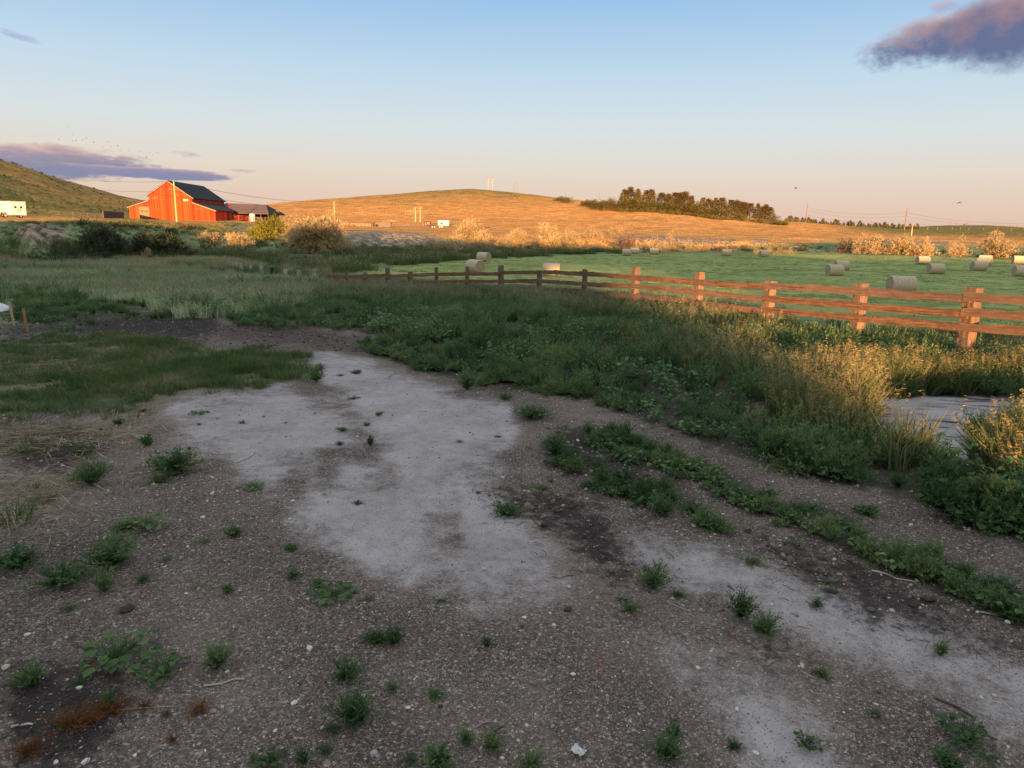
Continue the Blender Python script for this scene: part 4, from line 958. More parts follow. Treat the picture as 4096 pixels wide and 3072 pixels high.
def bale_mesh(seed, D=1.28, L=1.6, n=40):
    r = np.random.default_rng(seed); mb = MB(); xs = [-L/2, -L/2 + .05, -L/4, 0, L/4, L/2 - .05, L/2]; rs = [.93, 1, 1.005, 1, 1.0, .995, .93]
    vs = []
    for x, k in zip(xs, rs):
        for i in range(n):
            w = 2 * math.pi * i / n; q = D / 2 * k * (1 + .012 * math.sin(3 * w + seed) + r.normal(0, .004)); z = q * math.sin(w)
            vs.append((x + r.normal(0, .006), q * math.cos(w) * 1.02, D / 2 + max(z, -D / 2 * .93)))
    fs = [(j * n + i, j * n + (i + 1) % n, (j + 1) * n + (i + 1) % n, (j + 1) * n + i) for j in range(6) for i in range(n)]
    mb.add(vs, fs, 0)
    for j, sg in ((0, -1), (6, 1)):
        c = (xs[j] + sg * .02, 0, D / 2); o = len(vs) * 0
        ring = vs[j * n:(j + 1) * n]; mb.add([c] + ring, [((0, 1 + (i + 1) % n, 1 + i) if sg < 0 else (0, 1 + i, 1 + (i + 1) % n)) for i in range(n)], 1)
    me = mb.mesh('hay_bale', BM); return me
BMS = [bale_mesh(i) for i in range(3)]
BALES = [ # u, base v, yaw of its axis, diameter factor, label
 (1027, 587.0, -52, 1.0, 'large cream bale behind the grey fence, nearer one of two close together'),
 (1045, 565.0, -38, 1.0, 'cream bale just behind the nearer cream bale at the left of the hay field'),
 (1192, 596.5, -8, 1.0, 'pale bale lying broadside behind the corner of the fence'),
 (1354, 552.2, -6, 1.0, 'grey shaded bale, leftmost of three far bales side by side'),
 (1371, 549.0, 2, 1.0, 'orange sunlit far bale, middle of three side by side'),
 (1412.5, 550.0, 4, 1.0, 'orange sunlit far bale, rightmost of three side by side'),
 (1569, 553.2, 8, 1.0, 'small tan far bale in front of the three brown shrubs'),
 (1650, 555.6, 26, 1.0, 'small tan far bale in front of the low silver shrubs'),
 (1802, 595.5, 28, 1.0, 'tan bale with its round end showing, nearer one of the overlapping pair'),
 (1817, 583.4, 24, 1.0, 'grey bale half hidden behind the nearer one of the overlapping pair'),
 (1945, 634.0, 24, 1.08, 'largest and nearest grey bale, just behind the sunlit rails'),
 (1992.5, 571.2, 24, 1.0, 'small tan bale below the right end of the large shrub group'),
 (2020, 591.6, 26, 1.0, 'grey bale with its round end showing right of the overlapping pair'),
 (2113, 584.5, 26, 1.0, 'sunlit tan bale, front one of the three in line near the right edge'),
 (2125.5, 576.0, -20, 1.0, 'pale bale, middle one of the three in line near the right edge'),
 (2127.5, 568.5, -14, 1.0, 'golden bale, farthest of the three in line near the right edge'),
 (2200, 570.2, 18, 1.0, 'small grey bale at the right edge, farther one of two'),
 (2206, 597.2, 24, 1.0, 'grey bale cut by the right edge, nearer one of two'),
]
for i, (u, v, yaw, s, lab) in enumerate(BALES):
    p = at(u, v); d_az = math.atan2(p[0], p[1])
    o = link('hay_bale', BMS[i % 3], None, p - [0, 0, .06], R(yaw) - d_az, s); tag(o, lab, 'hay bale', 'round bales on the hay field')

# ------------------------------------------------------------------ rail fence
WOOD = None
def woodmat(name, c1, c2, c3, lichen=(.27, .13, .04), axis=0):
    m, t, out = material(name); co = t.n('ShaderNodeTexCoord').outputs['Object']
    st = [(9, 9, 9), (9, 9, 9)]; sc = (.5, 8, 8) if axis == 0 else (8, 8, .5)
    n = t.noise(t.mapping(co, sc), 3.2, 7, .65); n2 = t.noise(co, 2.4, 5, .65); n3 = t.noise(co, 16, 4, .7)
    col = t.ramp(n, [(0.28, c1), (0.5, c2), (0.72, c3)])
    z = t.n('ShaderNodeSeparateXYZ'); t.put(z.inputs[0], t.n('ShaderNodeNewGeometry').outputs['Normal'])
    li = t.m('ADD', t.m('ADD', n3, t.m('MULTIPLY', z.outputs[2], .16)), t.m('MULTIPLY', n2, .35))
    col = t.mix(t.m('MULTIPLY', t.ss(li, .72, .86), .75), col, lichen)
    col = t.mix(t.m('MULTIPLY', t.n('ShaderNodeObjectInfo').outputs['Random'], .45), col, t.mix(n2, c2, (.21, .185, .165)))
    crack = t.ss(t.noise(t.mapping(co, (sc[0] * .5, sc[1] * 2.4, sc[2] * 2.4)), 3.5, 3, .5), .62, .68)
    col = t.mix(t.m('MULTIPLY', crack, .75), col, (.02, .015, .012))
    bsdf(t, out, col, .9, t.bump(t.m('SUBTRACT', n, crack), .8, .012)); return m
W_RAIL = woodmat('weathered_rail', (.05, .028, .017), (.14, .078, .045), (.25, .155, .095))
W_POST = woodmat('weathered_post', (.05, .032, .022), (.14, .092, .062), (.26, .18, .12), axis=2)
W_GREY = woodmat('grey_old_post', (.10, .09, .085), (.30, .28, .265), (.52, .49, .46), axis=2)
def board(mb, a, b, h, th, r, ny=None, seg=None):
    "a rough sawn board between two points, its upper edge worn and uneven"
    a = Vector(a); b = Vector(b); L = (b - a).length; t = (b - a).normalized(); side = Vector((t.y, -t.x, 0)).normalized()
    if side.y > 0: side = -side
    n = seg or max(6, int(L / .16)); vs = []; ph = r.uniform(0, 9)
    for i in range(n + 1):
        f = i / n; p = a.lerp(b, f) + Vector((0, 0, .018 * math.sin(f * 3 + ph)))
        up = h / 2 + r.normal(0, .006) + .016 * float(vnoise(f * L * 1.7, ph, 3)) * 2; lo = -h / 2 + r.normal(0, .004) + .010 * float(vnoise(f * L * 1.5, ph + 9, 5)) * 2
        if r.uniform() < .04: up -= r.uniform(.01, .035)
        for y, z in ((0, lo), (1, lo), (1, up), (0, up)):
            vs.append(p + side * (th * (.5 - y) + r.normal(0, .002)) + Vector((0, 0, z)))
    fs = []
    for i in range(n):
        for k in range(4): fs.append((i * 4 + k, i * 4 + (k + 1) % 4, (i + 1) * 4 + (k + 1) % 4, (i + 1) * 4 + k))
    fs += [(3, 2, 1, 0), tuple(n * 4 + k for k in range(4))]
    return mb.add(vs, fs)
def post_mb(top, zb, wd, r, dp=None, round_=False, lean=(0, 0)):
    mb = MB(); h = top - zb; dp = dp or wd
    n = 10 if round_ else 4; vs = []; K = 6; off = r.uniform(0, 1)
    for k in range(K + 1):
        f = k / K
        for i in range(n):
            if round_: w = 2 * math.pi * i / n; x, y = math.cos(w) * wd / 2, math.sin(w) * dp / 2
            else: x, y = [(-wd / 2, -dp / 2), (wd / 2, -dp / 2), (wd / 2, dp / 2), (-wd / 2, dp / 2)][i]
            j = .03 * wd
            vs.append((x * (1.06 - .08 * f) + r.normal(0, j) + lean[0] * f * h, y * (1.06 - .08 * f) + r.normal(0, j) + lean[1] * f * h, zb + f * h + (r.normal(0, .012) if k == K else 0)))
    fs = [(k * n + i, k * n + (i + 1) % n, (k + 1) * n + (i + 1) % n, (k + 1) * n + i) for k in range(K) for i in range(n)] + [tuple(K * n + i for i in range(n)), tuple(range(n))[::-1]]
    return mb.add(vs, fs)
P0 = at_d(711, 600, 41.0)[:2]; P1 = at_d(1166, 600, 31.0)[:2]; P2 = at_d(2107, 660, 15.0)[:2]
def on_line(u, v, a, b):
    d = ray(u, v); e = b - a; A = np.array([[d[0], -e[0]], [d[1], -e[1]]]); t, s = np.linalg.solve(A, a - CAM[:2])
    q = CAM + d * t; return q
YSC = lambda y: (980 + y / 1.8433) / S4
Y7 = lambda y: (1000 + y / 1.304) / S4
FP = [  # u, top v, rails v (three), width, round
 (711, 591, [YSC(237), YSC(280), YSC(322)], .22, True), (748, 586, [YSC(235), YSC(278), YSC(320)], .2, True), (789, 588, [YSC(232), YSC(277), YSC(320)], .2, False), (838, 578.5, [YSC(228), YSC(276), YSC(320)], .22, False),
 (886, 587.5, [YSC(225), YSC(275), YSC(320)], .22, False), (943, 577, [YSC(218), YSC(273), YSC(322)], .22, True), (1009, 576, [YSC(213), YSC(270), YSC(325)], .22, True), (1083, 573, [YSC(207), YSC(268), YSC(328)], .23, False),
 (1166, 584, [YSC(200), YSC(262), YSC(326)], .22, False), (1263, 582.5, [YSC(212), YSC(278), YSC(345)], .24, True), (1375, 577, [Y7(147), Y7(190), Y7(232)], .25, False), (1513, 587.5, [Y7(168), Y7(222), Y7(272)], .25, False),
 (1666, 607.5, [Y7(190), Y7(255), Y7(318)], .25, False), (1866, 612, [Y7(222), Y7(283), Y7(353)], .26, False), (2107, 621, [Y7(250), Y7(330), Y7(402)], .26, False), (2400, 634, [Y7(284), Y7(372), Y7(462)], .26, False)]
rf = SEED(33)
froot = empty('rail_fence', (*P1, 0)); tag(froot, 'long weathered wooden fence of three rails on square posts beside the hay field', 'fence')
fo = np.array([P1[0], P1[1], 0.0]); PP = []
for u, vt, rails, wd, rd in FP:
    a, b = (P0, P1) if u < 1166 else (P1, P2)
    q = on_line(u, vt, a, b); zt = q[2]; g = float(ground(q[0], q[1]))
    e = (b - a) / np.linalg.norm(b - a); nrm = np.array([e[1], -e[0]]); nrm = nrm if nrm[1] < 0 else -nrm
    rz = [on_line(u, v, a, b)[2] for v in rails]; PP.append((q[:2], rz, nrm, wd))
    me = post_mb(zt, g - .4, wd * .8, rf, round_=rd, lean=(rf.normal(0, .012), rf.normal(0, .012))).mesh('post', W_POST)
    link('post', me, froot, (q[0] - fo[0], q[1] - fo[1], 0), 0 if rd else -math.atan2(e[1], e[0]) * 0 + math.atan2(e[1], e[0]))
for k_ in (1, 2):
    q_ = PP[14][0] + (PP[14][0] - PP[13][0]) * .95; q_ = PP[-1][0] + (PP[14][0] - PP[13][0]); g = float(ground(q_[0], q_[1])); PP.append((q_, list(PP[15][1]), PP[14][2], .26))
    link('post', post_mb(PP[15][1][0] + .3, g - .4, .23, rf).mesh('post', W_POST), froot, (q_[0] - fo[0], q_[1] - fo[1], 0), math.atan2((P2 - P1)[1], (P2 - P1)[0]))
def rail(i, j, lv, k, h=.19):
    (qa, ra, na_, wa), (qb, rb, nb_, wb) = PP[i], PP[j]
    n_ = na_ if i >= 8 else PP[i][2]
    if i < 8: n_ = PP[0][2]
    oa = n_ * (wa / 2 + .035 + k); A = (qa[0] + oa[0] - fo[0], qa[1] + oa[1] - fo[1], ra[lv]); B = (qb[0] + oa[0] - fo[0], qb[1] + oa[1] - fo[1], rb[lv])
    mb = MB()
    # pass through the posts between at their own heights
    idx = list(range(i, j + 1)); pts = [(PP[m_][0][0] + oa[0] - fo[0], PP[m_][0][1] + oa[1] - fo[1], PP[m_][1][lv]) for m_ in idx]
    a_ = Vector(A); b_ = Vector(B); ext = (b_ - a_).normalized() * .06
    ctr = (a_ + b_) / 2; mb2 = MB(); dirv = b_ - a_; L = dirv.length
    # the board is built straight along its own x axis so that the grain follows it
    board(mb2, (-L / 2 - .06, 0, 0), (L / 2 + .06, 0, 0), h, .05, rf)
    o = link('rail', mb2.mesh('rail', W_RAIL), froot, ctr); o.rotation_euler = dirv.to_track_quat('X', 'Z').to_euler()
for lv in range(3):
    spans = [(0, 3), (3, 5), (5, 7), (7, 8), (8, 9), (9, 12), (12, 14), (14, 15), (15, 17)] if lv == 0 else [(0, 2), (2, 5), (5, 8), (8, 10), (10, 12), (12, 14), (14, 15), (15, 17)] if lv == 1 else [(2, 5), (5, 8), (8, 9), (9, 11), (11, 12), (12, 14), (14, 15), (15, 17)]
    for n_, (i, j) in enumerate(spans): rail(i, j, lv, .003 * (n_ % 2), .15 if lv == 2 else .162)
# old loose posts without rails, left of the fence
OLD = [(506, 587, 566, .16, 'short leaning'), (512, 583, 564, .24, 'thick double topped'), (521, 590, 569, .2, 'grey'), (533, 579, 563, .18, 'tall grey farthest'), (542, 592, 573, .18, 'grey'), (565, 595, 573, .22, 'pale grey'),
       (588, 598, 577, .22, 'charred black'), (617, 605, 580.5, .24, 'grey cracked'), (646, 608, 583, .26, 'split grey'), (679, 613, 580, .28, 'tallest grey')]
DARKW = surf('charred_wood', (.012, .011, .01), (.05, .042, .038), 8, (1, 1, .2), .5, .01)
for i, (u, vb, vt, wd, ad) in enumerate(OLD):
    p = at(u, vb + 2); d = math.hypot(p[0], p[1]); zt = zv(u, vt, d)
    me = post_mb(zt - p[2], -.4, wd, rf, wd * .8, lean=(rf.normal(0, .05), rf.normal(0, .03))).mesh('old_post', DARKW if 'black' in ad else W_GREY)
    tag(link('old_post', me, None, p, rf.uniform(0, .6)), '%s post without rails, %s from the left of the old row' % (ad, ordinal(i + 1)), 'post', 'old fence posts left of the rail fence')

# survey stakes
def woodpale(name, a, b): return surf(name, a, b, 6, (6, 6, .6), .25, .004)
ST_A = woodpale('pale_stake_wood', (.28, .22, .13), (.46, .37, .23)); ST_B = woodpale('tan_stake_wood', (.20, .115, .05), (.36, .22, .10)); ST_C = woodpale('pink_stake_wood', (.40, .26, .20), (.6, .42, .33))
def stake(u, vb, vt, wd, mat, lab, lean=(0, 0), depth=None):
    p = at(u, vb); d = math.hypot(p[0], p[1]); h = zv(u, vt, d) - p[2]; mb = MB(); W = wd / 2; lx, ly = lean[0] * h, lean[1] * h
    vs = [(-W, -.01, -.3), (W, -.01, -.3), (W, .01, -.3), (-W, .01, -.3), (-W + lx, -.01 + ly, h), (W + lx, -.01 + ly, h), (W + lx, .01 + ly, h), (-W + lx, .01 + ly, h)]
    mb.add(vs, [(0, 3, 2, 1), (4, 5, 6, 7), (0, 1, 5, 4), (1, 2, 6, 5), (2, 3, 7, 6), (3, 0, 4, 7)])
    tag(mb.obj('survey_stake', mat, None, p, -math.atan2(p[0], p[1])), lab, 'stake', 'wooden survey stakes')
stake(33, 704, 650, .05, ST_A, 'pale wooden stake at the left edge, taller and farther of the two', (-.10, 0))
stake(61, 717, 665, .055, ST_B, 'orange brown wooden stake at the left edge, nearer of the two', (-.07, 0))
stake(1087, 634, 607, .045, ST_C, 'thin pinkish stake in front of the grey fence near its corner', (0, 0))
stake(456, 583, 574, .05, ST_C, 'small tan stake in the far meadow left of the old posts')
stake(303, 560, 552, .05, ST_A, 'tiny tan stake at the far edge of the meadow beside the silvery sapling')

# white sheet at the left edge
WHITE = surf('white_paint', (.46, .46, .46), (.6, .59, .57), 3, (1, 1, 1), .05, .002, rough=.4)
BLACKR = surf('black_rubber', (.012, .012, .013), (.03, .03, .03), 5, rough=.8, bump=.1)
p = at(5, 674); wb = empty('equipment_cover', p, .2); tag(wb, 'white curved metal hood poking in at the left edge above a black skirt', 'equipment')
mb = MB()
for k in range(8):
    a0, a1 = k / 8, (k + 1) / 8; f = lambda a: (-.9 + 1.05 * math.sin(a * 1.4), .42 - .30 * a - .08 * a * a)
    (x0, z0), (x1, z1) = f(a0), f(a1); mb.slab([(x0, -.35, z0), (x1, -.35, z1), (x1, .35, z1), (x0, .35, z0)], .02)
mb.obj('hood', WHITE, wb); MB().box((-.9, -.33, -.05), (.08, .33, .06)).obj('skirt', BLACKR, wb)

# ------------------------------------------------------------------ red barn
def boardsmat(name, c1, c2, c3):
    m, t, out = material(name); co = t.n('ShaderNodeTexCoord').outputs['Object']
    s = t.n('ShaderNodeSeparateXYZ'); t.put(s.inputs[0], co); xy = t.m('ADD', s.outputs[0], s.outputs[1])
    k = t.m('FLOOR', t.m('MULTIPLY', xy, 3.4)); fr = t.m('FRACT', t.m('MULTIPLY', xy, 3.4))
    wn = t.n('ShaderNodeTexWhiteNoise', noise_dimensions='1D'); t.put(wn.inputs['W'], k)
    n = t.noise(t.mapping(co, (5, 5, .35)), 2.0, 6, .65)
    col = t.ramp(t.m('ADD', t.m('MULTIPLY', wn.outputs[0], .4), t.m('MULTIPLY', n, .6)), [(0.25, c1), (0.5, c2), (0.8, c3)])
    gap = t.ss(t.m('ABSOLUTE', t.m('SUBTRACT', fr, .5)), .40, .48)
    col = t.mix(t.m('MULTIPLY', gap, .75), col, tuple(c * .35 for c in c1))
    bsdf(t, out, col, .85, t.bump(t.m('SUBTRACT', n, gap), .7, .03)); return m
RED = boardsmat('red_barn_boards', (.36, .020, .006), (.60, .042, .009), (.76, .10, .016))
ROOF = surf('dark_green_metal_roof', (.014, .020, .023), (.024, .032, .036), 2.2, (3, .3, 1), .2, .01, rough=.95)
BROOF = surf('brown_metal_roof', (.09, .058, .045), (.14, .09, .068), 2.2, (3, .3, 1), .2, .01, rough=.6)
TAN = surf('tan_door_paint', (.13, .105, .055), (.18, .145, .08), 3, bump=.05)
TRIM = surf('dark_trim', (.06, .05, .05), (.10, .085, .08), 3, bump=.1)
GLASS = surf('dark_glass', (.02, .018, .016), (.04, .036, .03), 2, bump=0, rough=.5)
CREAM = surf('cream_shutter', (.36, .31, .22), (.46, .40, .29), 3, bump=.1)
STEEL = surf('galvanised_steel', (.45, .46, .47), (.6, .61, .62), 4, bump=.05, rough=.45, metal=.3)
bp = at_d(368, 470, 200.0); bx, by = bp[0], bp[1]
bz = zv(364, 469.8, 200.0)
barn = empty('red_barn', (bx, by, bz), R(5)); barn.scale = (.87, .88, .89); tag(barn, 'large red board barn with dark gable roof and lean-to wings below the left hill', 'barn')
def gable(mb, x0, x1, y0, y1, zb, prof_):
    n = len(prof_); vs = [(x, y0, z) for x, z in prof_] + [(x, y1, z) for x, z in prof_]
    fs = [tuple(range(n)), tuple(range(2 * n - 1, n - 1, -1))] + [(i, i + n, (i + 1) % n + n, (i + 1) % n) for i in range(n)]
    return mb.add(vs, fs)
D_ = 29.0
gable(MB(), 0, 0, 0, 0, 0, [(-5.5, -1), (6.4, -1), (6.4, 5.7), (.1, 9.95), (-5.5, 6.1)][::1]) if 0 else None
gable(MB(), *(0,) * 5, [(-5.5, -1), (6.4, -1), (6.4, 5.65), (.1, 9.9), (-5.5, 6.05)]) if 0 else None
b = MB(); gable(b, 0, 0, 0, D_, 0, [(-5.5, -1.2), (6.4, -1.2), (6.4, 5.65), (.1, 9.9), (-5.5, 6.05)]); b.obj('main_wall', RED, barn)
b = MB(); b.slab([(.1, -.5, 10.15), (7.0, -.5, 5.50), (7.0, D_ + .5, 5.50), (.1, D_ + .5, 10.15)], .14); ro = b.obj('roof', ROOF, barn)
b = MB(); b.slab([(.098, -.5, 10.15), (-6.3, -.5, 5.75), (-6.3, D_ + .5, 5.75), (.098, D_ + .5, 10.15)], .14); b.obj('roof', ROOF, barn)
b = MB(); gable(b, 0, 0, .25, D_ - 5, 0, [(6.403, -1.2), (12.5, -1.2), (12.5, 2.25), (6.403, 4.25)]); b.obj('lean_to_wall', RED, barn)
b = MB(); b.slab([(6.41, -.3, 4.46), (13.1, -.3, 2.28), (13.1, D_ + .5, 2.28), (6.41, D_ + .5, 4.46)], .13); b.obj('lean_to_roof', ROOF, barn)
b = MB(); gable(b, 0, 0, .12, 16, 0, [(-11.2, -1.2), (-5.503, -1.2), (-5.503, 4.5), (-11.2, 2.6)]); b.obj('lean_to_wall', RED, barn)
b = MB(); b.slab([(-5.51, -.3, 4.72), (-11.6, -.3, 2.69), (-11.6, 16.3, 2.69), (-5.51, 16.3, 4.72)], .13); b.obj('lean_to_roof', ROOF, barn)
b = MB(); gable(b, 0, 0, 16.4, 27, 0, [(-15.6, -1.2), (-5.506, -1.2), (-5.506, 6.0), (-15.6, 2.5)]); b.obj('lean_to_wall', RED, barn)
b = MB(); b.slab([(-5.51, 16.2, 6.2), (-16.0, 16.2, 2.56), (-16.0, 27.3, 2.56), (-5.51, 27.3, 6.2)], .13); b.obj('lean_to_roof', ROOF, barn)
for i in range(4): pass
gd = MB().box((-8.45, .02, -.3), (-5.75, .115, 2.75)).obj('garage_door', TAN, barn)
for x in (-8.1, -6.9): MB().box((x, .0, 1.45), (x + .9, .018, 1.75)).obj('window', GLASS, gd)
b = MB(); b.box((-8.6, .05, -.3), (-8.452, .112, 2.9)); b.box((-8.6, .05, 2.752), (-5.6, .112, 2.9)); b.box((-5.748, .05, -.3), (-5.6, .112, 2.751)); b.obj('door_trim', TRIM, barn)
for x, z, wd, mt in ((-4.3, 4.95, 1.35, GLASS), (3.95, 4.6, 1.45, CREAM)):
    f = MB().box((x, -.06, z), (x + wd, -.003, z + .55)).obj('gable_window', TRIM if mt is GLASS else CREAM, barn)
    MB().box((x + .08, -.075, z + .08), (x + wd - .08, -.062, z + .47)).obj('pane', mt, f)
for k in range(5):
    y = 3.0 + 4.8 * k; f = MB().box((6.403, y, 4.72), (6.46, y + 1.5, 5.25)).obj('clerestory_window', TRIM, barn); MB().box((6.462, y + .1, 4.8), (6.47, y + 1.4, 5.17)).obj('pane', GLASS, f)
b = MB().box((12.503, 11.5, -.2), (12.56, 13.2, 2.0)).obj('side_door', GLASS, barn)
for y in (15.5, 19.0):
    f = MB().box((12.503, y, .7), (12.56, y + 1.3, 1.9)).obj('side_window', TAN, barn); MB().box((12.562, y + .1, .8), (12.575, y + 1.2, 1.8)).obj('pane', GLASS, f)
b = MB()
for (xa, za), (xb, zb_) in (((.1, 10.03), (6.99, 5.37)), ((.1, 10.03), (-6.29, 5.63)), ((6.42, 4.35), (13.08, 2.17)), ((-5.52, 4.6), (-11.58, 2.58))):
    b.add([(xa, -.53, za - .22), (xa, -.53, za), (xb, -.53, zb_), (xb, -.53, zb_ - .22), (xa, -.503, za - .22), (xa, -.503, za), (xb, -.503, zb_), (xb, -.503, zb_ - .22)], [(0, 1, 2, 3), (7, 6, 5, 4), (0, 4, 5, 1), (1, 5, 6, 2), (2, 6, 7, 3), (3, 7, 4, 0)])
b.obj('barge_board', CREAM if 0 else surf('pale_trim', (.2, .17, .14), (.28, .24, .2), 3, bump=.1), barn)  # barge boards in a paler trim tone
MB().box((6.6, .235, 2.45), (10.9, .248, 2.6)).obj('door_track', TRIM, barn)

# open shed behind the barn
sp = at_d(533, 470, 212.0); sz = zv(533, 474.8, 212.0)
shed = empty('open_shed', (sp[0], sp[1], sz), R(2)); shed.scale = (.86, .86, .88); tag(shed, 'low open fronted shed with brown roof darkened by colour for shade at the right of the red barn', 'shed')
b = MB(); b.slab([(-9.6, -1, 1.95), (7.4, -1, 1.95), (3.6, 9, 4.9), (-9.6, 9, 5.2)], .14); b.obj('roof', BROOF, shed)
b = MB(); b.slab([(-9.6, 19, 1.95), (7.4, 19, 1.95), (3.6, 9.001, 4.9), (-9.6, 9.001, 5.2)], .14); b.obj('roof', ROOF, shed)
b = MB(); b.slab([(7.42, -1, 1.95), (7.42, 19, 1.95), (3.65, 9.02, 4.9), (3.64, 8.98, 4.9)], .14); b.obj('roof', ROOF, shed)  # dark roof colour paints the barn's shadow onto this end
b = MB(); b.slab([(-5.0, -.9, 2.12), (-4.55, -.9, 2.12), (-8.2, 8.6, 5.1), (-8.6, 8.6, 5.1)], .05); b.obj('valley_board', RED, shed)
MB().box((-9.4, 12, -1), (6.8, 12.2, 3.4)).obj('back_wall', TRIM, shed)  # dark trim colour stands in for the shade inside the shed
for x in (-9, -5.6, -2.2, 1.2, 4.6, 6.9): MB().box((x, -.6, -1), (x + .2, -.4, 1.85)).obj('post', TRIM, shed)
tk = MB(); tk.tube([(0, 0, -.4), (0, 0, 1.55), (0, 0, 1.7)], [.75, .75, .3], 18); q = at_d(545, 470, 209)
tag(tk.obj('water_tank', WHITE, None, (q[0], q[1], sz)), 'white upright tank under the right end of the open shed', 'tank')
REDP = surf('red_pipe_paint', (.32, .05, .035), (.45, .09, .06), 3, bump=.05)
def panel_fence(name, u0, u1, d0, d1, h, rails, posts, mat, lab, rr=.04, v=478, cat='fence', zoff=0):
    a = at_d(u0, v, d0); c = at_d(u1, v, d1); root = empty(name, (a[0], a[1], float(ground(a[0], a[1])))); tag(root, lab, cat)
    G = lambda f: np.array([(c[0] - a[0]) * f, (c[1] - a[1]) * f, float(ground(a[0] + (c[0] - a[0]) * f, a[1] + (c[1] - a[1]) * f)) - float(ground(a[0], a[1]))])
    for k in range(posts):
        g = G(k / (posts - 1)); MB().tube([g - [0, 0, .4], g + [0, 0, h * 1.08]], rr * 1.6, 6).obj('post', mat, root)
    for k in range(rails): MB().tube([G(f) + [0, 0, h * (k + 1) / rails] for f in np.linspace(0, 1, posts)], rr, 5).obj('rail', mat, root)
    return root
panel_fence('corral_fence', 505, 548, 208, 207, 1.35, 4, 5, REDP, 'red pipe corral panels under the open shed', .045)
GREYW = surf('grey_boards', (.08, .065, .058), (.17, .145, .13), 4, (4, 4, .4), .3, .01)
panel_fence('board_fence', 735, 800, 292, 294, 1.2, 3, 9, CREAM, 'pale rail fence at the hill foot beside the single pole', .04)
panel_fence('corral_fence', 842, 905, 296, 300, 1.3, 3, 10, GREYW, 'grey corral fence between the plank wall and the twin pole frame', .06)
panel_fence('pipe_gate', 888, 945, 286, 288, 1.5, 4, 4, TRIM, 'dark pipe gate in front of the parked trailers', .05)
panel_fence('wire_fence', 160, 222, 150, 151, 1.1, 3, 5, TRIM, 'dark wooden gate panel on the terrace right of the white trailer', .06)
q0 = at_d(153, 470, 160); q1 = at_d(225, 470, 178)
# slatted wind fence left of the barn
wf = empty('wind_fence', (q1[0], q1[1], float(ground(q1[0], q1[1])))); tag(wf, 'dark slatted wind fence stretching left from the barn corner', 'fence')
q2 = at_d(268, 470, 196); dv = q2 - q1; L = math.hypot(dv[0], dv[1]); an = math.atan2(dv[1], dv[0]); wf.rotation_euler = (0, 0, an)
b = MB(); k = 0
while k * .22 < L: b.box((k * .22, -.02, -.6), (k * .22 + .16, .02, 1.55)); k += 1
b.obj('slats', GREYW if 0 else surf('dark_slats', (.035, .032, .03), (.09, .08, .075), 4, bump=.1), wf)
for x in np.linspace(0, L, 7): MB().box((x - .08, .03, -.6), (x + .08, .2, 1.6)).obj('post', TRIM, wf)
q = at_d(827, 495, 293); pw = empty('plank_wall', (q[0], q[1], float(ground(q[0], q[1]))), R(8)); pw['kind'] = 'thing'; tag(pw, 'grey vertical plank windbreak wall beside the dark horse', 'plank wall')
b = MB()
for k in range(22): b.box((-3 + k * .275, -.03 + (k % 2) * .01, -.3), (-3 + k * .275 + .25, .02, 1.7 + (k * 7 % 5) * .04))
b.obj('planks', GREYW, pw); MB().box((-3, .03, .5), (3, .1, .65)).obj('rail', GREYW, pw)
q = at_d(754, 493, 290); fd = empty('cattle_feeder', (q[0], q[1], float(ground(q[0], q[1])))); tag(fd, 'rusty red feed bunk in the corral at the hill foot', 'feeder')
b = MB(); b.box((-2.0, -.5, .35), (2.0, .5, .75)); b.obj('trough', REDP, fd)
for x in (-1.7, 0, 1.7): MB().box((x - .06, -.6, -.2), (x + .06, .6, .348)).obj('leg', TRIM, fd)

# ------------------------------------------------------------------ trailers
def wheel(parent, x, y, z, r=.36, w=.22, ax='y'):
    t_ = MB().tube([(x, y - w / 2, z), (x, y + w / 2, z)], r, 18).obj('wheel', BLACKR, parent)
    MB().tube([(x, y - w / 2 - .012, z), (x, y + w / 2 + .012, z)], r * .55, 12).obj('rim', STEEL, t_)
q = at_d(43, 470, 114.0); tr = empty('cargo_trailer', (q[0], q[1], zv(41, 470.5, 114.0)), R(58)); tr.scale = (.78, .78, .78); tag(tr, 'white enclosed cargo trailer with rear doors at the left edge', 'trailer')
MB().box((-1.1, 0, .42), (1.1, 6.2, 2.55)).obj('body', WHITE, tr)
MB().slab([(-1.15, -.05, 2.68), (1.15, -.05, 2.68), (1.15, 6.25, 2.68), (-1.15, 6.25, 2.68)], .128).obj('roof', surf('weathered_roof', (.42, .3, .26), (.55, .42, .36), 2, bump=.1), tr)
for s in (-1, 1):
    x0, x1 = (-1.06, -.01) if s < 0 else (.01, 1.06); dr = MB().box((x0, -.05, .46), (x1, -.003, 2.5)).obj('rear_door', WHITE, tr)
    MB().tube([(s * .42 - .1, -.075, 1.72), (s * .42 - .1, -.051, 1.72)], .19, 16).obj('round_vent', GLASS, dr)
    MB().box((s * .2 - .02, -.085, .9), (s * .2 + .02, -.051, 1.5)).obj('latch', TRIM, dr)
    MB().box((s * 1.0 - .05, -.07, .5), (s * 1.0 + .05, -.051, .66)).obj('tail_light', REDP, dr)
for y in (2.3, 3.1): wheel(tr, -1.16, y, .36); wheel(tr, 1.16, y, .36)
b = MB()
for k in range(8):
    a0, a1 = math.pi * k / 8, math.pi * (k + 1) / 8; f = lambda a: (2.7 - 1.0 * math.cos(a), .42 + .55 * math.sin(a))
    b.slab([(-1.36, f(a0)[0], f(a0)[1]), (-1.36, f(a1)[0], f(a1)[1]), (-1.102, f(a1)[0], f(a1)[1]), (-1.102, f(a0)[0], f(a0)[1])], .03)
b.obj('fender', surf('brown_fender', (.12, .06, .04), (.18, .09, .06), 3, bump=.1), tr)
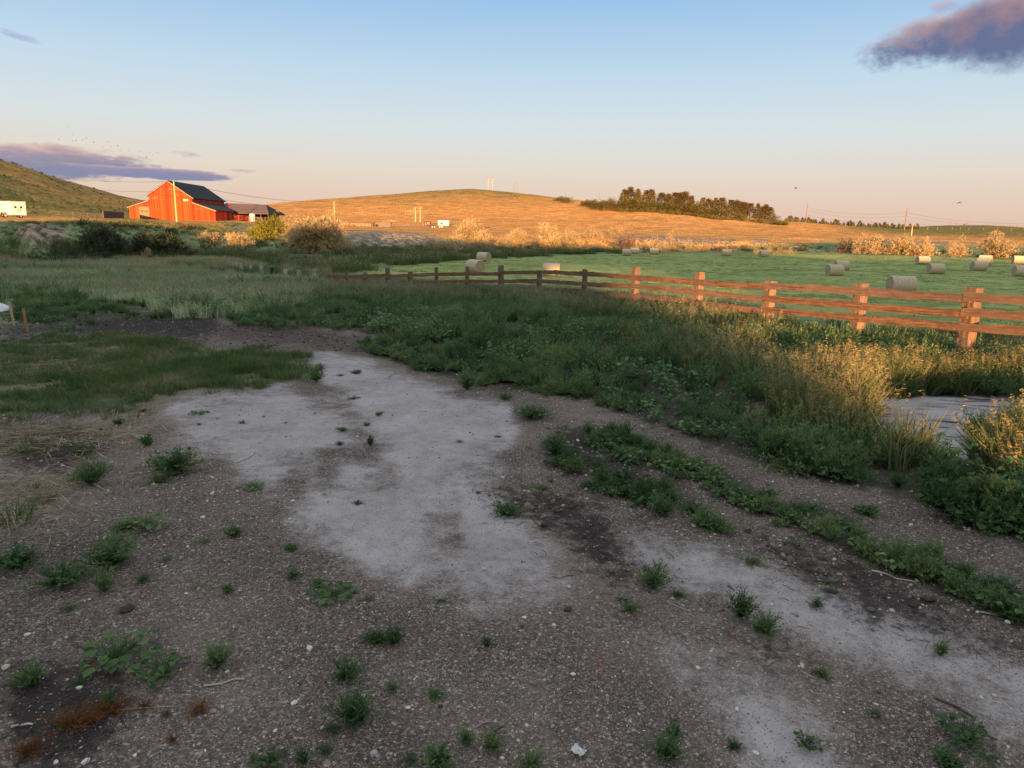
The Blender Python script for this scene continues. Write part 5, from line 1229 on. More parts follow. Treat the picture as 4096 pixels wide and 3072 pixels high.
q = at_d(958, 497, 300); ht = empty('horse_trailer', (q[0], q[1], float(ground(q[0], q[1])) - .1), R(4)); tag(ht, 'white and red stock trailer parked in the corral with a dark window', 'trailer')
MB().box((-2.25, 0, .95), (2.25, 2.1, 2.9)).obj('body', WHITE, ht); MB().box((-2.26, -.01, .45), (2.26, 2.11, .948)).obj('lower_panel', REDP, ht)
MB().box((-1.4, -.02, 1.2), (-.25, -.003, 2.2)).obj('window', GLASS, ht); MB().box((1.0, -.02, 2.0), (1.6, -.003, 2.3)).obj('vent', TRIM, ht)
MB().tube([(2.25, 1.05, .6), (4.4, 1.05, .7)], .09, 6).obj('tow_bar', TRIM, ht)
for x in (-1.5, -.6): wheel(ht, x, -.06, .4, .4)
q = at_d(924.5, 496, 298); fb = empty('utility_trailer', (q[0], q[1], float(ground(q[0], q[1])) - .1), R(4)); tag(fb, 'flat deck trailer with a dark maroon box left of the white stock trailer', 'trailer')
MAR = surf('maroon_paint', (.05, .02, .022), (.075, .03, .032), 3, bump=.05)
bx_ = MB().box((-1.45, 0, .95), (1.25, 1.8, 2.6)).obj('box', MAR, fb)
b = MB()
for x, z, w_ in ((-.5, 2.1, 1.3), (-.4, 1.75, 1.1), (-.45, 1.4, 1.2)):
    for k in range(5): b.box((x + k * w_ / 5, -.012, z), (x + k * w_ / 5 + w_ / 8, -.002, z + .18))
b.add([(-1.2, -.01, 1.3), (-.75, -.01, 1.3), (-.97, -.01, 2.2)], [(0, 1, 2)]); b.obj('lettering', CREAM, bx_)
MB().box((-1.5, -.05, .75), (4.1, 1.9, .948)).obj('deck', TRIM, fb)
for x in (1.7, 2.7): wheel(fb, x, -.15, .38, .38)

# ------------------------------------------------------------------ poles and wires
POLE_L = surf('pale_pole_wood', (.33, .25, .13), (.47, .37, .20), 3, (4, 4, .3), .3, .02)
POLE_D = surf('brown_pole_wood', (.10, .075, .055), (.2, .15, .11), 3, (4, 4, .3), .3, .02)
INS = surf('insulator', (.2, .18, .17), (.3, .28, .26), 3, bump=0)
TOPS = {}
def pole(u, vb, vt, d, r, mat, lab, arms=((.12, 1.0),), name='utility_pole', zb=None, armr=.08, grp='power poles'):
    t_ = at_d(u, vt, d); g = float(ground(t_[0], t_[1])); z0 = g
    h = t_[2] - z0; o = empty(name, (t_[0], t_[1], z0), -math.atan2(t_[0], t_[1])); tag(o, lab, 'utility pole', grp)
    MB().tube([(0, 0, -.8), (0, 0, h)], [r * 1.15, r * .8], 9).obj('shaft', mat, o)
    for f, hw in arms:
        z = h * (1 - f); a = MB().box((-hw, -r - armr, z - armr), (hw, -r - .001, z + armr)).obj('crossarm', POLE_D, o)
        for x in (-hw * .92, hw * .92): MB().tube([(x, -r - armr / 2, z + armr), (x, -r - armr / 2, z + armr + .22)], .06, 6).obj('insulator', INS, a)
    TOPS[lab] = np.array([t_[0], t_[1], t_[2]]); return o, TOPS[lab]
PA, ta = pole(375, 480, 392, 172, .17, POLE_L, 'leaning sunlit pole standing in front of the red barn', ((.20, .95),))
PBo, tb = pole(721.5, 490, 434, 269, .2, POLE_L, 'single sunlit pole left of the hill foot corral', ((.16, 1.3),))
PC, tcp = pole(1745, 489, 440, 545, .28, POLE_D, 'tall thin dark pole right of the windbreak trees', ((.14, .9), (.25, .9), (.42, .9)))
PD, tdp = pole(1960, 500, 450, 485, .28, POLE_D, 'tall thin dark pole behind the large right shrub group', ((.16, .9), (.30, .9), (.5, .9)))
PE, tep = pole(1971.5, 520, 487, 330, .2, POLE_L, 'short pale pole with one crossarm among the right shrubs', ((.05, 1.5),))
pole(1295, 440, 414, 560, .16, POLE_D, 'thin bare pole rising from the left end of the windbreak', ())
pole(1222, 432, 417, 600, .14, POLE_D, 'very small bare pole on the hill left of the windbreak', ())
def frame(u, vb, vt, d, sep, lab, r=.2, arm=1.0, brace=True, mat=POLE_L):
    t_ = at_d(u, vt, d); g = float(ground(t_[0], t_[1])); h = t_[2] - g
    o = empty('twin_power_pole', (t_[0], t_[1], g), -math.atan2(t_[0], t_[1])); tag(o, lab, 'utility pole', 'twin pole power frames')
    for s in (-1, 1): MB().tube([(s * sep / 2, 0, -.8), (s * sep / 2, 0, h)], [r * 1.1, r * .85], 9).obj('shaft', mat, o)
    MB().box((-sep / 2 - arm, -r - .3, h - .65), (sep / 2 + arm, -r - .01, h - .15)).obj('crossarm', POLE_D, o)
    for x in (-sep / 2 - arm * .9, 0, sep / 2 + arm * .9): MB().tube([(x, -r - .1, h - .5), (x, -r - .1, h - 1.0)], .1, 6).obj('insulator', INS, o)
    if brace:
        MB().tube([(-sep / 2, -r, h - 1.6), (sep / 2, -r, h - 3.6)], .08, 5).obj('brace', POLE_D, o)
    return np.array([t_[0], t_[1], t_[2] - .5])
tf = frame(902.5, 490, 446.5, 350, 2.3, 'bright yellow lit twin pole frame at the foot of the hill', .24)
tg = frame(1059.5, 413, 382, 640, 3.6, 'twin pole frame standing on the crest of the hill', .17, 1.9)
th_ = frame(1114, 417, 393, 900, 3.4, 'fainter twin pole frame just beyond the hill crest', .2, 1.2, mat=POLE_D)
for i, (u, vt) in enumerate(((1803, 474), (1877, 474), (2060, 479), (2083, 481), (2140, 483), (2190, 484))):
    frame(u, vt + 12, vt, 1500, 9, 'faint distant power frame on the right horizon, %s from the left' % ordinal(i + 1), .3, 5, False, POLE_D)
FPL = surf('pale_short_pole', (.2, .17, .13), (.28, .24, .19), 3, bump=.1)
for i, (u, vt) in enumerate(((2004, 494.5), (2025, 494), (2057, 494), (2074, 497), (2093, 494), (2124, 494), (2155, 494.5), (2185, 494))):
    q = at_d(u, vt, 780); g = float(ground(q[0], q[1])); h = max(q[2] - g, 2.5)
    tag(MB().tube([(0, 0, -.5), (0, 0, h)], [.15, .12], 7).obj('roadside_pole', FPL, None, (q[0], q[1], g)), 'pale short pole along the far right field, %s from the left' % ordinal(i + 1), 'pole', 'pale poles along the far field')
WIRE = surf('wire', (.04, .04, .045), (.07, .07, .075), 3, bump=0)
def wire(a, b, sag, r, lab):
    a = np.array(a); b = np.array(b); pts = [a * (1 - f) + b * f - np.array([0, 0, sag * 4 * f * (1 - f)]) for f in np.linspace(0, 1, 15)]
    m_ = (a + b) / 2; tag(MB().tube([p - m_ for p in pts], r, 4).obj('power_line', WIRE, None, m_), lab, 'power line')
e1 = at_d(75, 375, 300); wire(ta, e1, 1.0, .035, 'upper wire running left from the barn pole over the hill')
e2 = at_d(130, 398, 320); wire(ta - [0, 0, 2.0], e2, 1.0, .035, 'lower wire running left from the barn pole over the hill')
wire(ta, tb - [0, 0, 0], 1.6, .035, 'upper wire from the barn pole to the single sunlit pole')
wire(ta - [0, 0, 2], tb - [0, 0, 1.7], 1.6, .035, 'lower wire from the barn pole to the single sunlit pole')
for k, z in enumerate((2.5, 4.5, 7.6)): wire(tcp - [0, 0, z], tdp - [0, 0, z], 2.5, .03, '%s wire from the top between the two tall dark poles' % ordinal(k + 1))
for k, z in enumerate((2.5, 4.5, 7.6)): wire(tdp - [0, 0, z], at_d(2320, 478 + k * 5, 430), 3, .03, '%s wire from the top running right from the tall pole' % ordinal(k + 1))

# ------------------------------------------------------------------ animals
def skin(name, pts, edges, rad, mat, loc, rz, sub=1):
    me = bpy.data.meshes.new(name); me.from_pydata([tuple(p) for p in pts], edges, []); me.materials.append(mat)
    o = link(name, me, None, loc, rz); md = o.modifiers.new('s', 'SKIN')
    for v, r in zip(me.skin_vertices[0].data, rad): v.radius = (r, r)
    me.skin_vertices[0].data[0].use_root = True; md.use_smooth_shade = True
    o.modifiers.new('d', 'SUBSURF').render_levels = sub; return o
def quadruped(loc, rz, s, mat, head_down, name):
    P_ = [(0, 0, 1.1), (.45, 0, 1.12), (-.5, 0, 1.12), (.75, 0, 1.3 if not head_down else 1.0), (1.05, 0, 1.62 if not head_down else .62), (1.35, 0, 1.5 if not head_down else .22),
          (.42, .16, .75), (.42, .16, .4), (.42, .16, .04), (.42, -.16, .75), (.46, -.16, .4), (.44, -.16, .04), (-.52, .17, .8), (-.66, .17, .45), (-.6, .17, .04), (-.5, -.17, .8), (-.62, -.17, .45), (-.57, -.17, .04), (-.75, 0, 1.1), (-.85, 0, .6)]
    E_ = [(0, 1), (0, 2), (1, 3), (3, 4), (4, 5), (1, 6), (6, 7), (7, 8), (1, 9), (9, 10), (10, 11), (2, 12), (12, 13), (13, 14), (2, 15), (15, 16), (16, 17), (2, 18), (18, 19)]
    r_ = [.3, .27, .27, .19, .13, .09, .1, .06, .06, .1, .06, .06, .13, .07, .06, .13, .07, .06, .05, .05]
    return skin(name, [tuple(c * s for c in p) for p in P_], E_, [q * s for q in r_], mat, loc, rz, 2)
q = at_d(808.5, 496, 288); tag(quadruped((q[0], q[1], float(ground(q[0], q[1])) - .02), R(-70), 1.05, surf('bay_coat', (.07, .03, .02), (.11, .05, .03), 3, bump=0), True, 'horse'), 'dark brown horse standing at the left end of the plank wall', 'horse')
q = at_d(1052, 502, 262); tag(quadruped((q[0], q[1], float(ground(q[0], q[1])) - .02), R(20), .95, surf('black_coat', (.015, .012, .012), (.03, .025, .025), 3, bump=0), True, 'cow'), 'small black cow beside the right edge of the tall sunlit shrub', 'cow')
def bird_mesh(flap, fold, seed):
    mb = MB(); mb.tube([(0, -.5, 0), (0, -.3, .02), (0, .05, .03), (0, .32, .03), (0, .46, .04)], [.01, .05, .10, .08, .015], 7)
    mb.add([(-.05, -.3, 0), (.05, -.3, 0), (.12, -.62, 0), (-.12, -.62, 0)], [(0, 1, 2, 3)])
    for s in (-1, 1):
        mb.add([(s * .06, .14, .05), (s * .06, -.14, .05), (s * .45, -.10, .05 + .4 * flap), (s * .42, .20, .05 + .4 * flap), (s * 1.0 * fold, -.12, .05 + .5 * flap - .15), (s * .8 * fold, .06, .05 + .5 * flap - .1)], [(0, 1, 2, 3), (3, 2, 4, 5)])
    return mb.mesh('bird', surf('bird_plumage', (.03, .028, .03), (.07, .065, .065), 3, bump=0))
BD = [bird_mesh(.55, 1, 0), bird_mesh(-.15, .9, 1), bird_mesh(.25, .95, 2)]; rb = SEED(41)
FL = [(212,100),(265,197),(105,257),(267,279),(307,272),(385,266),(430,244),(515,290),(683,288),(622,348),(800,335),(722,345),(838,392),(932,393),(1055,403),(1177,418),(1260,420),(1292,420),(1215,442),(1048,475),(1140,472),(1035,455),(905,520)]
FL.sort()
for i, (x, y) in enumerate(FL):
    q = at_d((200 + x / 2.949) / S4, (470 + y / 2.949) / S4, 115 + rb.uniform(-8, 8))
    o = link('bird', BD[i % 3], None, q, rb.uniform(-2, -1), .2); o.rotation_euler = (rb.uniform(-.3, .3), rb.uniform(-.5, .5), rb.uniform(-2.2, -.8))
    tag(o, 'small bird of the flock above the left cloud, %s from the left' % ordinal(i + 1), 'bird', 'flock of birds above the left cloud')
for u, v, k, lab in ((1719, 407, 0, 'dark swallow gliding right of the windbreak trees'), (2073, 437.5, 1, 'dark swallow with spread wings high above the far right hill'), (2083.5, 485, 2, 'dark swallow swooping low over the far right field')):
    q = at_d(u, v, 42); o = link('bird', BD[k], None, q, 1.2, .17); o.rotation_euler = (.3, .25, 1.2 + k); tag(o, lab, 'bird', 'swallows over the field')
q = at(1489, 587.5); o = link('bird', BD[1], None, q + [0, 0, .22], .4, (.12, .3, .35)); o.rotation_euler = (R(50), 0, 1.4); tag(o, 'dark bird standing in the hay field above the sunlit fence', 'bird')

# ------------------------------------------------------------------ weeds standing alone on the gravel
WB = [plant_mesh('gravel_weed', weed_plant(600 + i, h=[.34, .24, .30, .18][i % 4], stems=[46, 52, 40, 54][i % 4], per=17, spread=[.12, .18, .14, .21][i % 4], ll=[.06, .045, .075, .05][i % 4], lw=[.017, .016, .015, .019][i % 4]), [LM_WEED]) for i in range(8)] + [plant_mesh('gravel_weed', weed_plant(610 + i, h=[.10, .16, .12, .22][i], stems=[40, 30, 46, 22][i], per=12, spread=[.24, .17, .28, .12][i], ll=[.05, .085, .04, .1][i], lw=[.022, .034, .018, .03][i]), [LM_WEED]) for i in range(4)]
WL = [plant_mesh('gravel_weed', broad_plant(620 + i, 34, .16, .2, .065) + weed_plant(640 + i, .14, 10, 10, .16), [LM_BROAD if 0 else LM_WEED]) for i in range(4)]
WT = [plant_mesh('grass_tuft', tuft(660 + i, .2, 90, .14, .006, .7), [LM_LAWN]) for i in range(2)]
WR = [plant_mesh('dead_weed', weed_plant(670 + i, .16, 44, 18, .2, .035, .009), [LM_RUST]) for i in range(3)]
W1 = [  # u, v of the base, width, kind, label
 (258, 1428, 110, 'l', 'broad leafed weed clump at lower left, upper left one of a pair'), (350, 1462, 88, 'l', 'broad leafed weed clump at lower left, lower right one of a pair'),
 (470, 1440, 62, 'b', 'upright bushy weed right of the broad leafed pair'), (815, 1385, 72, 'b', 'tallest cone shaped weed in the lower middle gravel'), (850, 1392, 45, 'b', 'small weed touching the cone shaped weed'),
 (747, 1470, 88, 'b', 'round bushy weed below the cone shaped weed'), (765, 1565, 92, 'b', 'straggly dark weed below the round bushy weed'), (720, 1578, 50, 'b', 'low weed at the left of the straggly dark weed'),
 (935, 1505, 50, 'b', 'pointed weed right of the round bushy weed'), (580, 1650, 60, 'l', 'broad leafed weed at the bottom edge below the forked white twig'), (885, 1645, 64, 'b', 'yellowish weed at the bottom edge, left of a row of four'),
 (950, 1655, 60, 'b', 'spiky weed at the bottom edge, second of a row of four'), (1063, 1622, 46, 'b', 'small weed near the bottom edge, third of a row of four'), (1150, 1656, 74, 'b', 'wide weed at the bottom edge, right of a row of four'),
 (1008, 1608, 36, 'b', 'round seedling above the row of four bottom weeds'), (705, 1625, 44, 'b', 'thin weed near the bottom edge below the straggly weed'), (655, 1650, 36, 'b', 'sparse seedling near the bottom edge beside the thin weed'),
 (1455, 1592, 50, 'b', 'dark weed near the bottom right, upper one of a tall strip'), (1440, 1640, 74, 'b', 'dark wide weed near the bottom right, lower one of a tall strip'), (1585, 1617, 38, 'b', 'single dark weed right of the tall strip near the bottom'),
 (1510, 1636, 36, 'b', 'faint low weed between the tall strip and the single dark weed'), (2085, 1600, 74, 'l', 'broad leafed weed clump in the lower right beside the dark stick'), (2130, 1635, 90, 'b', 'dark low weed patch below the broad leafed clump at lower right'), (2040, 1650, 60, 'b', 'dark low weed at the bottom edge near the right corner'),
 (1600, 1332, 62, 'b', 'weed on the strip between the pale wheel tracks, upper one'), (1650, 1365, 84, 'b', 'wider weed on the strip between the pale wheel tracks, lower one'), (1410, 1270, 64, 'b', 'spiky weed left of the right hand pale track'), (1465, 1287, 40, 'b', 'small weed just right of the spiky weed'),
 (718, 1285, 80, 'l', 'spreading leafy weed left of the pale track bottom'), (690, 1262, 46, 'b', 'upright weed behind the spreading leafy weed'), (633, 1247, 42, 'b', 'compact dark weed left of the spreading leafy weed'), (795, 1296, 32, 'b', 'small weed right of the spreading leafy weed'),
 (955, 1298, 30, 'b', 'small weed on the lower tip of the pale track'), (630, 1190, 30, 'b', 'small upright weed at the left edge of the pale track'), (440, 1172, 46, 'b', 'upright weed in the left gravel, taller of two'), (505, 1160, 34, 'b', 'upright weed in the left gravel, shorter of two'),
 (322, 1142, 62, 'l', 'leafy weed in the left gravel with a raised right side'), (268, 1142, 74, 'b', 'low weed left of the raised leafy weed'), (250, 1172, 34, 'b', 'small weed under the low weed in the left gravel'), (548, 1053, 48, 'l', 'low weed at the left edge of the pale patch near the curved twig'),
 (240, 1225, 110, 'b', 'wide weed mat at far left, right one of three'), (130, 1262, 140, 'b', 'largest weed mat at far left, middle one of three'), (40, 1225, 100, 'b', 'weed mat cut by the left edge, left one of three'), (26, 1130, 96, 't', 'long grass tuft at the left edge above the weed mats'),
 (95, 1085, 50, 't', 'short grass tuft right of the long one at the left edge'), (430, 893, 34, 'l', 'lone leafy weed on the pale patch near the lawn'), (320, 950, 36, 'b', 'small weed below the lawn edge on brown gravel, upper one'), (318, 962, 28, 'b', 'small weed below the lawn edge on brown gravel, lower one'),
 (375, 1022, 104, 'b', 'wide flat weed patch left of the curved twig'), (345, 1042, 66, 'b', 'low weed just below the wide flat patch'), (200, 1048, 52, 'b', 'weed in the straw, right one of two'), (170, 1040, 48, 'b', 'weed in the straw, left one of two'),
 (800, 962, 22, 'b', 'tiny weed in the middle of the pale patch, lower one'), (792, 920, 22, 'b', 'tiny weed in the middle of the pale patch, upper one'), (734, 962, 20, 'b', 'tiny flat weed in the pale patch left of its middle'), (1095, 1112, 84, 'b', 'weed growing in the dark mulch beside the pale track'),
 (1620, 1215, 54, 'b', 'weed on dark soil above the right hand pale track'), (1550, 1135, 40, 'b', 'small weed at the lower end of the green strip'), (425, 1272, 36, 'b', 'dark seedling in left gravel, largest of a loose trio'), (490, 1281, 26, 'b', 'pale seedling in left gravel, right one of a loose trio'),
 (228, 1278, 40, 'b', 'feathery pale weed below the three mats at far left'), (150, 1318, 36, 'b', 'small weed left of the dark flat stone'), (70, 1482, 56, 'b', 'weed beside the white broken stick at the lower left'), (172, 1478, 30, 'b', 'thin weed right of the one beside the white stick'),
 (1050, 1398, 26, 'b', 'tiny seedling in the middle bottom gravel'), (848, 1492, 36, 'b', 'small sparse weed right of the round bushy weed'), (2032, 1414, 34, 'b', 'small weed at the right edge of the right hand pale track'), (1890, 1549, 26, 'b', 'small weed above the dark stick'), (1346, 1297, 30, 'b', 'small weed left of the spiky weed beside the pale track'),
 (770, 808, 26, 'b', 'small weed at the upper end of the pale patch, right one'), (735, 812, 24, 'b', 'small weed at the upper end of the pale patch, left one'), (763, 862, 28, 'l', 'flat weed in the upper pale patch, alone'), (683, 826, 40, 'b', 'weed at the right tip of the lawn, lower one'), (690, 800, 34, 'b', 'weed at the right tip of the lawn, upper one'),
 (1152, 905, 84, 'b', 'dense weed patch between the pale patch and the green strip'), (1090, 862, 48, 'b', 'weed at the front of the weed belt, right one of a pair'), (1010, 842, 50, 'b', 'weed at the front of the weed belt, left one of a pair'), (1075, 945, 22, 'b', 'little weed on the right lobe of the pale patch'), (1200, 985, 66, 'b', 'weed at the head of the green strip on dark mulch'),
 (2180, 1336, 70, 'b', 'weed mat at the right edge below the green strip'), (1790, 1260, 30, 'b', 'seedling beside the pale crooked stick'), (1870, 1110, 56, 'b', 'weed in the gravel lane between the strip and the belt'),
]
rw = SEED(51)
for i, (u, v, wd, k, lab) in enumerate(W1):
    p = at(u, v); sl = np.linalg.norm(p - CAM); W = wd * S4 / F * sl; me = {'b': WB, 'l': WL, 't': WT}[k]; me = me[i % len(me)]
    ext = max(me_.co.x for me_ in me.vertices) - min(me_.co.x for me_ in me.vertices)
    s = W / ext * 1.2; o = link('grass_tuft' if k == 't' else 'weed_plant', me, None, p - [0, 0, .005], rw.uniform(0, 6.28), (s, s, s * rw.uniform(.85, 1.15) * (.5 if set(lab.split()) & {'low', 'flat', 'mat', 'spreading', 'patch'} else 1)))
    tag(o, lab, 'grass tuft' if k == 't' else 'weed', 'weeds scattered on the gravel yard')
for i, (u, v, wd, lab) in enumerate([(150, 1570, 92, 'largest rust brown dead weed at the bottom left'), (240, 1540, 90, 'rust brown dead weed right of the largest one'), (200, 1560, 60, 'rust brown dead weed between two larger ones'), (310, 1530, 44, 'upright rust brown dead weed, rightmost of the main row'),
        (430, 1538, 66, 'flat dark rust dead weed beside the long pale stalk'), (360, 1545, 30, 'small rust dead weed under the long pale stalk'), (60, 1630, 70, 'rust dead weed at the left bottom corner'), (190, 1445, 36, 'tan dried tuft above the dead weeds'), (225, 1442, 26, 'tan dried tuft, smaller one above the dead weeds'), (375, 1600, 32, 'rust wisp near the bottom edge')]):
    p = at(u, v); W = wd * S4 / F * np.linalg.norm(p - CAM)
    tag(link('dead_weed', WR[i % 3], None, p, rw.uniform(0, 6.28), W / .5), lab, 'dead weed', 'dead rust coloured weeds at bottom left')
# seedlings nobody could count
P = sample([[(20, 900), (900, 850), (1200, 900), (2212, 1350), (2212, 1659), (0, 1659)]], 2.6, SEED(52), lambda x, y, u, v: np.where(any_poly(u, v, PALE), .25, .9) * np.clip(.5 + fbm(x * .7, y * .7, 61) * 1.6, .05, 1)); print('seedlings', len(P))
scatter('seedlings', WB[1:4] + WB[8:] + WL[:3], P, SEED(53), (.10, .34))
STRIP = [[(1230,930),(1330,942),(1480,1000),(1600,1052),(1750,1105),(1900,1172),(2100,1247),(2600,1460),(2600,1490),(2000,1262),(1800,1180),(1640,1112),(1500,1055),(1380,1005),(1270,975)],[(1165,985),(1250,1010),(1380,1045),(1480,1092),(1560,1145),(1565,1168),(1450,1128),(1330,1085),(1220,1030)]]
P = sample(STRIP, 95, SEED(54), lambda x, y, u, v: np.clip(.75 + fbm(x * 2.5, y * 2.5, 91) * 1.5, .1, 1), None, warp=.45); print('strip', len(P))
scatter('strip_weeds', WB[:9] + WL + WL, P, SEED(55), (.28, .62))
EDGE = [[(780,762),(870,788),(960,808),(1050,845),(1160,855),(1290,875),(1500,945),(1700,1008),(1900,1062),(2080,1125),(2600,1350),(2600,1270),(2080,1060),(1900,1000),(1700,950),(1500,900),(1290,830),(1160,800),(1050,800),(960,770),(870,755),(790,745)]]
EDGE.append([(1650,950),(1850,990),(1960,1000),(2150,1030),(2600,1120),(2600,1390),(2300,1228),(2080,1124),(1900,1062),(1700,1006)])
P = sample(EDGE, 40, SEED(56), clump(1.4, 70), WEEDGAP[2:] + MUDPATCH); print('edge', len(P))
scatter('belt_edge_weeds', WB[:10] + WL, P, SEED(57), size=SEED(57).uniform(.35, .85, len(P)) * np.where(project(P[:, 0], P[:, 1], P[:, 2])[0] > 1600, 1.45, 1.0))

P = sample([[(40, 625), (480, 640), (900, 700), (900, 720), (470, 690), (40, 690)]], 4, SEED(64), clump(.9, 77)); scatter('mud_weeds', WB[:6] + WT, P, SEED(65), (.4, .95))

SOILM = stonemat('soil_clods', [(0.0, (.018, .014, .012)), (0.5, (.05, .04, .034)), (0.85, (.11, .088, .074)), (1.0, (.24, .2, .17))])
clodm = [stone_mesh(780 + i, SOILM) for i in range(4)]
P = sample([[(-60, 690), (300, 672), (480, 682), (800, 735), (920, 748), (760, 762), (470, 738), (300, 740), (-60, 728)], DARKSOIL[1], DARKSOIL[2], DARKSOIL[4]], 90, SEED(66)); print('clods', len(P))
scatter('soil_crumbs', clodm, P + [0, 0, .004], SEED(67), tilt=.4, size=np.clip(SEED(68).exponential(.028, len(P)), .008, .11))

# ------------------------------------------------------------------ larger stones and sticks
ST_W = surf('pale_stone', (.42, .39, .34), (.62, .6, .56), 9, bump=.4, dist=.004); ST_G = surf('grey_stone', (.22, .22, .23), (.36, .36, .37), 9, bump=.4, dist=.004)
ST_T = surf('tan_stone', (.34, .27, .19), (.5, .41, .3), 9, bump=.4, dist=.004); ST_R = surf('red_stone', (.26, .07, .045), (.36, .12, .08), 9, bump=.4, dist=.004); ST_K = surf('dark_dung', (.022, .016, .013), (.06, .045, .035), 12, bump=.8, dist=.006)
def o4(x, y, ox, oy, sc): return (ox + x / sc) / S4, (oy + y / sc) / S4
STN = [(175, 457, 34, ST_W, 'smooth pale round stone above the tan dried tufts', 'a'), (38, 665, 42, ST_T, 'long tan stone at the left edge of the lower gravel', 'a'), (500, 792, 34, ST_W, 'oval white stone among the dark twigs', 'a'), (1957, 537, 46, ST_W, 'flat white oval stone above the cone shaped weed', 'a'),
 (1348, 942, 38, ST_G, 'blue grey angular stone at lower left', 'a'), (1860, 887, 46, ST_W, 'pale stone cluster piece left of the straggly weed', 'a'), (545, 1258, 44, ST_W, 'wedge shaped white stone at the bottom left edge', 'a'), (355, 1262, 28, ST_W, 'small pale stone left of the wedge shaped one', 'a'), (855, 1218, 26, ST_W, 'round pale pebble right of the wedge shaped stone', 'a'), (1740, 1062, 28, ST_W, 'pale angular pebble left of the straggly weed bottom', 'a'), (2037, 1043, 28, ST_T, 'tan stone tucked against the straggly weed', 'a'), (1405, 912, 26, ST_T, 'small tan pebble above the blue grey stone', 'a'),
 (1260, 342, 32, ST_W, 'flat pale stone right of the pale track tip', 'b'), (1448, 390, 30, ST_W, 'knobbly pale stone right of the flat pale one', 'b'), (1568, 702, 34, ST_W, 'grey white stone in the centre right gravel', 'b'), (945, 920, 22, ST_T, 'egg shaped pale pebble above a small weed', 'b'), (310, 1207, 46, ST_G, 'wide grey white stone at the bottom left of centre', 'b'), (1120, 1235, 26, ST_W, 'square pale pebble at the bottom centre', 'b'), (525, 914, 30, ST_W, 'white pebble beside a small weed in the lower centre', 'b'), (1003, 38, 34, ST_T, 'yellowish stone on the pale track', 'b'), (915, 1054, 34, ST_T, 'oval tan stone at the foot of a forked twig', 'b'), (1738, 622, 34, ST_R, 'pinkish red stone in the right centre gravel', 'b'), (1208, 1224, 26, ST_W, 'white chip right of the square pale pebble', 'b'),
 (720, 390, 22, ST_W, 'pale stone in the upper part of the right track', 'c'), (870, 692, 28, ST_G, 'grey white stone between the pale tracks', 'c'), (283, 772, 28, ST_W, 'white broken stone on the lower pale track', 'c'), (513, 1014, 28, ST_W, 'white angular stone right of the lower pale track', 'c'), (625, 1272, 36, ST_W, 'smooth cream stone at the bottom right', 'c'), (2115, 495, 26, ST_W, 'white wedge stone at the right edge beside the white stick', 'c'), (1327, 470, 20, ST_T, 'small tan stone on the right track', 'c'), (490, 570, 28, ST_R, 'bright red brick chip between the pale tracks', 'c'), (1090, 126, 22, ST_W, 'pale stone on the dark soil below the green strip', 'c'), (2035, 932, 24, ST_T, 'tan stone on the right track near the right edge', 'c'), (1958, 942, 20, ST_W, 'white pebble left of the tan stone on the right track', 'c')]
ORG = {'a': (0, 2250, 1.58), 'b': (1300, 2250, 1.58), 'c': (2600, 2150, 1.4786)}
for i, (x, y, wd, mt, lab, g) in enumerate(STN):
    u, v = o4(x, y, *ORG[g]); p = at(u, v + 3); W = wd / ORG[g][2] / F * np.linalg.norm(p - CAM)
    tag(link('stone', stone_mesh(700 + i, mt, 2), None, p + [0, 0, W * .12], rw.uniform(0, 6), W), lab, 'stone', 'larger stones on the gravel yard')
for x, y, wd, lab, g in ((1535, 290, 62, 'round dark clod on the pale track tip', 'b'), (800, 296, 84, 'flat dark clod in the left gravel', 'a'), (1247, 402, 26, 'small dark clod right of the pale track tip', 'b'), (730, 902, 34, 'dark clod beside the pointed weed', 'b')):
    u, v = o4(x, y, *ORG[g]); p = at(u, v + 4); W = wd / ORG[g][2] / F * np.linalg.norm(p - CAM)
    tag(link('dung_clod', stone_mesh(760 + wd, ST_K, 2), None, p + [0, 0, W * .1], 1.0, (W, W, W * .7)), lab, 'clod', 'dark clods on the gravel')
TW_P = surf('pale_stick_wood', (.30, .26, .2), (.5, .45, .37), 7, (2, 2, 2), .3, .002); TW_D = surf('dark_stick_wood', (.03, .024, .02), (.08, .065, .055), 7, (2, 2, 2), .3, .002); TW_T = surf('tan_stalk', (.22, .18, .12), (.36, .3, .21), 7, (2, 2, 2), .3, .002)
